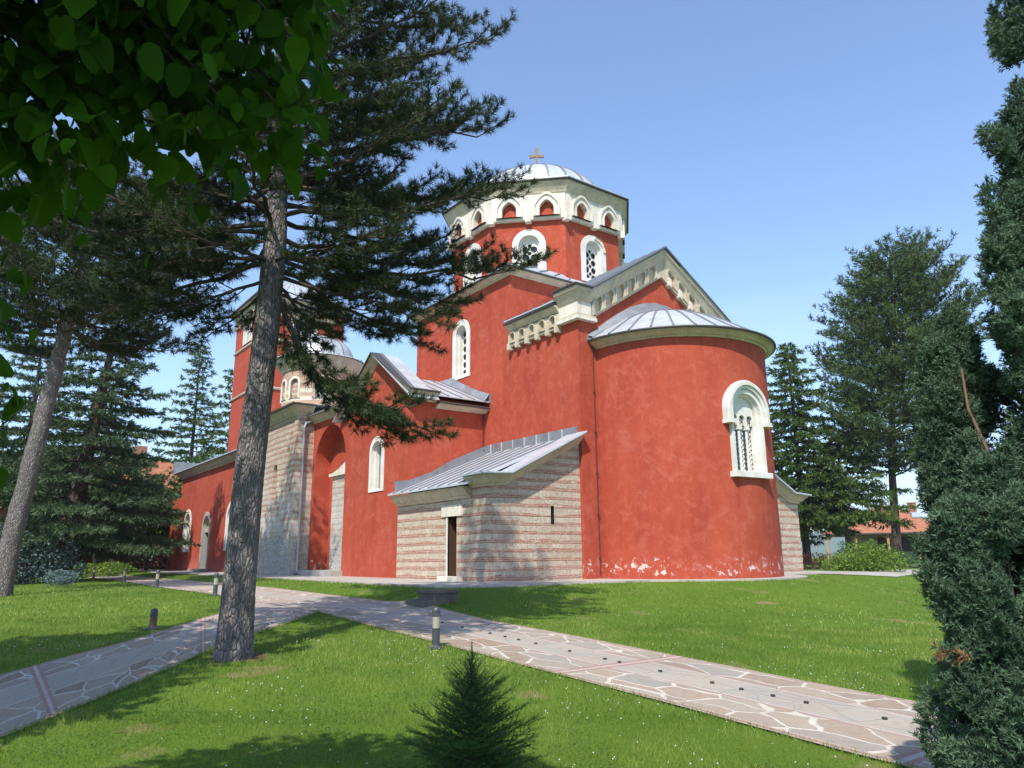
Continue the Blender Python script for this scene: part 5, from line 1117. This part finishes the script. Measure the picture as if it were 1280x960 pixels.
# the roof of the crown, above the camera and behind
k = 9500; d = nrm(rng.normal(size=(k, 3))); P = FR(1.15, -2.75, 4.45)+(FW*d[:, 0:1]*2.0+RT*d[:, 1:2]*2.15+UP*d[:, 2:3]*1.15)*rng.uniform(.35, 1, (k, 1))**.5
LP.append(P); LD.append(nrm(rng.normal(0, .6, (k, 3))-UP*.6)); LN.append(nrm(rng.normal(0, .5, (k, 3))+UP))
for q in range(18): e = FR(1.15, -2.75, 4.45)+nrm(rng.normal(size=3))*1.6; curves.append((bez(hub, (hub+e)*.5+UP*.3, e, np.linspace(0, 1, 5)), .03, .006))
LP, LD, LN = map(np.concatenate, (LP, LD, LN))
rel = LP-np.array([0, 0, EYE]); ff, rr_ = rel@FW, rel@RT; keep = ~((ff > .2) & (rr_/np.maximum(ff, .01) > -.275+.0*ff) & (rel[:, 2]/np.maximum(ff, .01) < 1.05)) & ~((ff > .2) & (rel[:, 2] < .36+.55*np.maximum(0, ff-1)*0) & (rr_/np.maximum(ff, .01) > -.66))
LP, LD, LN = LP[keep], LD[keep], LN[keep]
crown(root, [leaves(LP, LN, LD, rng.uniform(.055, .145, len(LP)))], 'broad_leaf', tb); tubes_mesh('branches', curves, 'branch_bark', root, tb, 8)
# its off-picture neighbour whose crown shades the path
leafy('broadleaf_tree', (-8.6, -3.5, tz(-8.6, -3.5)), blobs(34, 1.4, 1.4, 4.2, 9.4, 1.0, 1.5), .26, 18000, 'far_broad_leaf', 'leafy tree standing off the left side of the near path and shading it', 'tree', trunk=.22)

# ------------------------------------------------------------------ lawn: blades, clover
def wedge(n, f0, f1, spread=.74):
    f = np.sqrt(rng.random(n)*(f1*f1-f0*f0)+f0*f0); r = f*rng.uniform(-spread, spread, n); P = FW[None]*f[:, None]+RT[None]*r[:, None]
    P = P[:, :2]; bad = np.zeros(n, bool)
    Pj = P+rng.normal(0, .022, P.shape)
    for poly in PATHPOLY: bad |= inpoly(Pj, poly)
    bad |= (P[:, 0] < -18.5) & (P[:, 1] > 12); bad |= np.hypot(P[:, 0]+11.68, P[:, 1]-3.62)+rng.normal(0, .08, len(P)) < .48; dry = np.array([noise.noise(Vector((q[0]*.55+4, q[1]*.55, 8))) for q in P]); bad |= (dry > .42) & (rng.random(len(P)) < .7); P = P[~bad]
    return np.c_[P, terr(P[:, 0], P[:, 1])]
parts = []
for n, f0, f1, hh, ww in ((95000, 3.0, 8.5, .052, .0052), (100000, 8.0, 16, .055, .011), (60000, 15, 34, .06, .028)):
    P = wedge(n, f0, f1); k = len(P); clump = np.array([noise.noise(Vector((p[0]*1.3, p[1]*1.3, 0))) for p in P]); a_ = rng.random(k)*2*pi; clump = clump*.8+.55*np.array([noise.noise(Vector((p[0]*.22+9, p[1]*.22, 2))) for p in P])
    side = np.stack([np.cos(a_), np.sin(a_), 0*a_], -1)*ww*.5; tip = np.stack([rng.normal(0, .4, k), rng.normal(0, .4, k), np.ones(k)], -1)*(hh*(rng.uniform(.5, 1.2, k)+.5*clump))[:, None]
    V = np.stack([P-side-UP*.008, P+side-UP*.008, P+tip], 1).reshape(-1, 3); T = np.repeat(np.clip(.42+clump*1.2+rng.normal(0, .30, k), 0, 1), 3); parts.append((V, np.arange(len(V)).reshape(-1, 3), T))
E_ = []
for poly in PATHPOLY[:2]:
    q0, q1 = poly, np.roll(poly, -1, 0); L_s = np.hypot(*(q1-q0).T); ok_ = L_s < 1.0; q0, q1 = q0[ok_], q1[ok_]; k = 42; u = rng.random((len(q0), k, 1)); E_.append((q0[:, None]*(1-u)+q1[:, None]*u).reshape(-1, 2))
E_ = np.concatenate(E_); E_ = E_+rng.normal(0, .022, E_.shape); E_ = E_[(np.hypot(E_[:, 0], E_[:, 1]) < 26)]; others = [sum(inpoly(E_+d, q) for d in ((.07, 0), (-.07, 0), (0, .07), (0, -.07))) for q in PATHPOLY[:2]]; E_ = E_[(others[0] < 4) & (others[1] < 4)]
P = np.c_[E_, terr(E_[:, 0], E_[:, 1])]; k = len(P); a_ = rng.random(k)*2*pi; side = np.stack([np.cos(a_), np.sin(a_), 0*a_], -1)*.0045; tip = np.stack([rng.normal(0, .6, k), rng.normal(0, .6, k), np.ones(k)], -1)*(.07*rng.uniform(.4, 1.2, k))[:, None]
parts.append((np.stack([P-side, P+side, P+tip], 1).reshape(-1, 3), np.arange(3*k).reshape(-1, 3), np.repeat(rng.random(k), 3)))
V, F, T = merge(parts); tag(link('grass', fastmesh('grass', V, F, ['grass_blade'], T)), 'short mown green grass of the monastery lawn', 'grass', kind='stuff')
P = wedge(26000, 3.2, 11); nz = np.array([noise.noise(Vector((p[0]*.8+7, p[1]*.8, 0))) for p in P]); P = P[(nz+rng.normal(0, .08, len(P))) > .12]; k = len(P); P[:, 2] += rng.uniform(.02, .05, k)
tag(link('clover', fastmesh('clover', *(lambda q: (q[0], q[1]))(leaves(P, nrm(UP+rng.normal(0, .35, (k, 3))), nrm(rng.normal(size=(k, 3))*np.array([1, 1, .15])), rng.uniform(.018, .034, k), 'small')), ['clover_leaf'], rng.random(k*4))), 'patches of low clover leaves in the near lawn', 'clover', kind='stuff')
P = np.r_[wedge(1700, 4, 13), wedge(500, 12, 20)]; nz = np.array([noise.noise(Vector((p[0]*.6+3, p[1]*.6, 5))) for p in P]); P = P[(nz+rng.normal(0, .12, len(P))) > .10]; k = len(P)
th_ = np.linspace(0, 2*pi, 7)[:-1]; sz = rng.uniform(.004, .0085, k)*(1+.03*np.hypot(P[:, 0], P[:, 1])); top = P+UP*rng.uniform(.045, .08, (k, 1))
ringv = top[:, None]+np.stack([np.cos(th_), np.sin(th_), 0*th_], -1)[None]*sz[:, None, None]; V = np.concatenate([ringv, (top+UP*sz[:, None]*.9)[:, None], (top-UP*sz[:, None]*.6)[:, None]], 1).reshape(-1, 3)
f = np.array([(i, (i+1) % 6, 6) for i in range(6)]+[((i+1) % 6, i, 7) for i in range(6)]); F = (f[None]+np.arange(k)[:, None, None]*8).reshape(-1, 3)
tag(link('clover_flowers', fastmesh('clover_flowers', V, F, ['clover_white'])), 'tiny white clover flowers dotted over the lawn', 'flowers', kind='stuff')

# ------------------------------------------------------------------ bollard lights
def bollard(base, h, label, stub=False):
    root = thing('bollard_light', (*base, tz(*base)), label, 'bollard light', 'bollard lights along the paths')
    def part(nm, f): mb = MB(); f(mb); o_ = link(nm, mb.mesh(nm, smooth=True), root); return o_
    part('base_plate', lambda mb: mb.lathe(0, 0, [(.001, -.03), (.12, -.03), (.12, .025), (.075, .045), (.07, .06), (.001, .06)], 'bollard_grey', 24))
    post_top = h*.46; mt = 'bollard_brown' if stub else 'bollard_grey'
    part('post', lambda mb: mb.lathe(0, 0, [(.001, .05), (.062, .05), (.062, post_top), (.066, post_top+.003), (.066, post_top+.02), (.001, post_top+.02)], mt, 24))
    part('lens', lambda mb: mb.lathe(0, 0, [(.001, post_top+.018), (.058, post_top+.018), (.058, h-.14), (.001, h-.14)], 'bollard_brown' if stub else 'bollard_lens', 24))
    part('cap', lambda mb: mb.lathe(0, 0, [(.001, h-.145), (.066, h-.145), (.066, h-.10), (.060, h-.095), (.060, h-.085), (.066, h-.08), (.066, h-.055), (.055, h-.022), (.033, h-.005), (.001, h)], 'bollard_grey', 24))
    return root
def copy_tree(o_, parent=None):
    c = o_.copy(); COL.objects.link(c); c.parent = parent
    for ch in list(o_.children): copy_tree(ch, c)
    return c
b0 = bollard((-10.62, 6.36), .64, 'grey bollard light with a beige lens beside the near path behind the young spruce')
bollard((-15.15, 3.15), .37, 'short brown capped bollard light on the left lawn beside the left path branch', True)
for (x, y), lab in (((-22.4, 6.2), 'grey bollard light close left of the big pine trunk by the path'), ((-29.8, 6.2), 'grey bollard light below the narthex door, second one left of the big pine trunk'), ((-39.3, 6.75), 'small distant bollard light where the far path passes the left end of the narthex'), ((-50.2, 7.0), 'tiny bollard light at the far path near the low juniper'), ((-63.0, 7.2), 'farthest tiny bollard light in the shade at the path end')):
    c = copy_tree(b0); c.location = (x, y, tz(x, y)); c.rotation_euler.z = rng.random()*6; c['label'] = lab
# round dark studs set in the middle slabs
mb = MB(); mb.lathe(0, 0, [(.001, .012), (.024, .012), (.028, .007), (.028, -.02)], 'stud_metal', 20); me = mb.mesh('path_stud', smooth=True); s0 = None
for x in (-13.1, -12.36, -11.46, -11.0, -10.61, -10.14, -9.29, -8.5, -8.2, -7.42, -6.55, -6.11, -5.67, -5.24, -4.35):
    o = link('path_stud', me) if s0 is None else s0.copy()
    if s0 is None: s0 = o
    else: COL.objects.link(o)
    o.location = (x, 7.98, tz(x, 7.98)+.030); tag(o, 'small round dark metal stud set in the middle slabs of the near path', 'path stud', 'round studs in the path slabs')

# ------------------------------------------------------------------ tiled house on the right
hx, hy = -42.3, 82.1; hr = thing('house', (hx, hy, -.1), 'low house with a red tiled hip roof and timber porch posts on the right', 'house', None, R(25))
hr.scale = (1.22, 1.22, 1.22)
def hp(nm, f, smooth=False, par=hr, lab=None): mb = MB(); f(mb); return link(nm, mb.mesh(nm, smooth), par, label=lab)
wl = hp('wall', lambda mb: mb.box(-3.0, -1.6, 0, 4.3, 4.5, 2.25, 'house_wall'))
def hroof(mb):
    e = [(-4.9, -3.9, 2.35), (5.2, -3.9, 2.35), (5.2, 5.5, 2.35), (-4.9, 5.5, 2.35)]; r1, r2_ = (-.4, .7, 4.75), (.9, .9, 4.75)
    mb.add(e+[r1, r2_], [(0, 1, 5, 4), (1, 2, 5), (2, 3, 4, 5), (3, 0, 4)], 'roof_tile'); mb.add([(x, y, z-.12) for x, y, z in e]+e, [(0, 1, 2, 3), (0, 1, 5, 4), (1, 2, 6, 5), (2, 3, 7, 6), (3, 0, 4, 7)], 'eave_edge')
rf = hp('roof', hroof)
hp('ridge_tiles', lambda mb: [mb.tube([a_, b_], .10, 'house_wall', 6) for a_, b_ in (((5.2, -3.9, 2.42), (.9, .9, 4.82)), ((-4.9, -3.9, 2.42), (-.4, .7, 4.82)), ((-.4, .7, 4.82), (.9, .9, 4.82)))], par=rf)
hp('chimney', lambda mb: (mb.box(2.0, .3, 3.2, 2.7, .95, 5.0, 'brick_wall'), mb.box(1.93, .23, 5.0, 2.77, 1.02, 5.1, 'stone')), par=rf)
hp('skylight', lambda mb: mb.box(2.3, -1.5, 0, 3.1, -.7, .1, 'skylight', lambda x, y, z: (x, y, 2.42+(y+3.9)*.50+z)), par=rf)
hp('window', lambda mb: (mb.box(1.2, -1.68, .9, 2.2, -1.6, 1.9, 'glass_dark'), mb.box(1.1, -1.66, .8, 2.3, -1.62, 2.0, 'old_wood')), par=wl)
hp('door', lambda mb: mb.box(-.6, -1.66, 0, .4, -1.6, 2.0, 'old_wood'), par=wl)
for x in (-4.5, -2.2, .3, 2.6, 4.8):
    hp('porch_post', lambda mb: (mb.box(x-.09, -3.6, 0, x+.09, -3.42, 2.3, 'timber'), mb.tube([(x, -3.51, 1.75), (x-.55, -3.51, 2.28)], .07, 'timber', 4), mb.tube([(x, -3.51, 1.75), (x+.55, -3.51, 2.28)], .07, 'timber', 4)))
hp('porch_beam', lambda mb: mb.box(-4.8, -3.62, 2.22, 5.1, -3.4, 2.36, 'timber'))
# ------------------------------------------------------------------ residence behind the trees on the left
lr_ = thing('residence', (-66., 8, -.2), 'long brick residence with a red tiled roof hidden behind the trees on the left', 'building')
wl = link('wall', (lambda mb: (mb.box(-6, -16, 0, 0, 9.5, 6.3, 'dark_brick'), mb.mesh('wall'))[1])(MB()), lr_)
rf = link('roof', (lambda mb: (mb.add([(.8, -16.8, 6.2), (.8, 10.2, 6.2), (-6.8, 10.2, 6.2), (-6.8, -16.8, 6.2), (-3, -13, 9.2), (-3, 6.4, 9.2)], [(0, 1, 5, 4), (1, 2, 5), (2, 3, 4, 5), (3, 0, 4), (0, 1, 2, 3)], 'roof_tile'), mb.mesh('roof'))[1])(MB()), lr_)
link('chimney', (lambda mb: (mb.box(-2.6, 3.5, 8, -1.9, 4.4, 10.2, 'brick_wall'), mb.mesh('chimney'))[1])(MB()), rf)
for y in np.arange(-14, 9, 3.0):
    for z in (.9, 3.7):
        mb = MB(); mb.box(0, y, z, .06, y+1.2, z+1.7, 'white_plaster'); mb.box(.06, y+.12, z+.12, .08, y+1.08, z+1.58, 'glass_dark'); link('window', mb.mesh('window'), wl)
gp = thing('gate_pillar', (-48., 2.25, -.3), 'red brick gate pillar with a tiled cap at the left edge', 'pillar')
link('pillar_body', (lambda mb: (mb.box(-.45, -.6, 0, .45, .45, 3.7, 'brick_wall'), mb.mesh('b'))[1])(MB()), gp); link('cap', (lambda mb: (mb.add([(-.7, -.85, 3.7), (.7, -.85, 3.7), (.7, .7, 3.7), (-.7, .7, 3.7), (0, -.1, 4.25)], [(0, 1, 4), (1, 2, 4), (2, 3, 4), (3, 0, 4), (0, 1, 2, 3)], 'roof_tile'), mb.mesh('c'))[1])(MB()), gp)
link('lamp', (lambda mb: (mb.lathe(.52, .1, [(.001, 2.55), (.10, 2.6), (.12, 2.72), (.001, 2.8)], 'lamp_white', 12), mb.mesh('lamp', True))[1])(MB()), gp)
# ------------------------------------------------------------------ air
hz = bpy.data.materials.new('haze'); hz.use_nodes = True; q = hz.node_tree; q.nodes.clear(); ou = q.nodes.new('ShaderNodeOutputMaterial'); pv = q.nodes.new('ShaderNodeVolumePrincipled')
pv.inputs['Color'].default_value = (.82, .90, 1, 1); pv.inputs['Density'].default_value = .00022; q.links.new(pv.outputs[0], ou.inputs['Volume'])
mb = MB(); MATS['haze'] = hz; mb.box(-4800, -4800, -60, 4800, 4800, 290, 'haze'); tag(link('haze', mb.mesh('haze')), 'thin summer haze over the valley and the far hills', 'haze', kind='stuff')
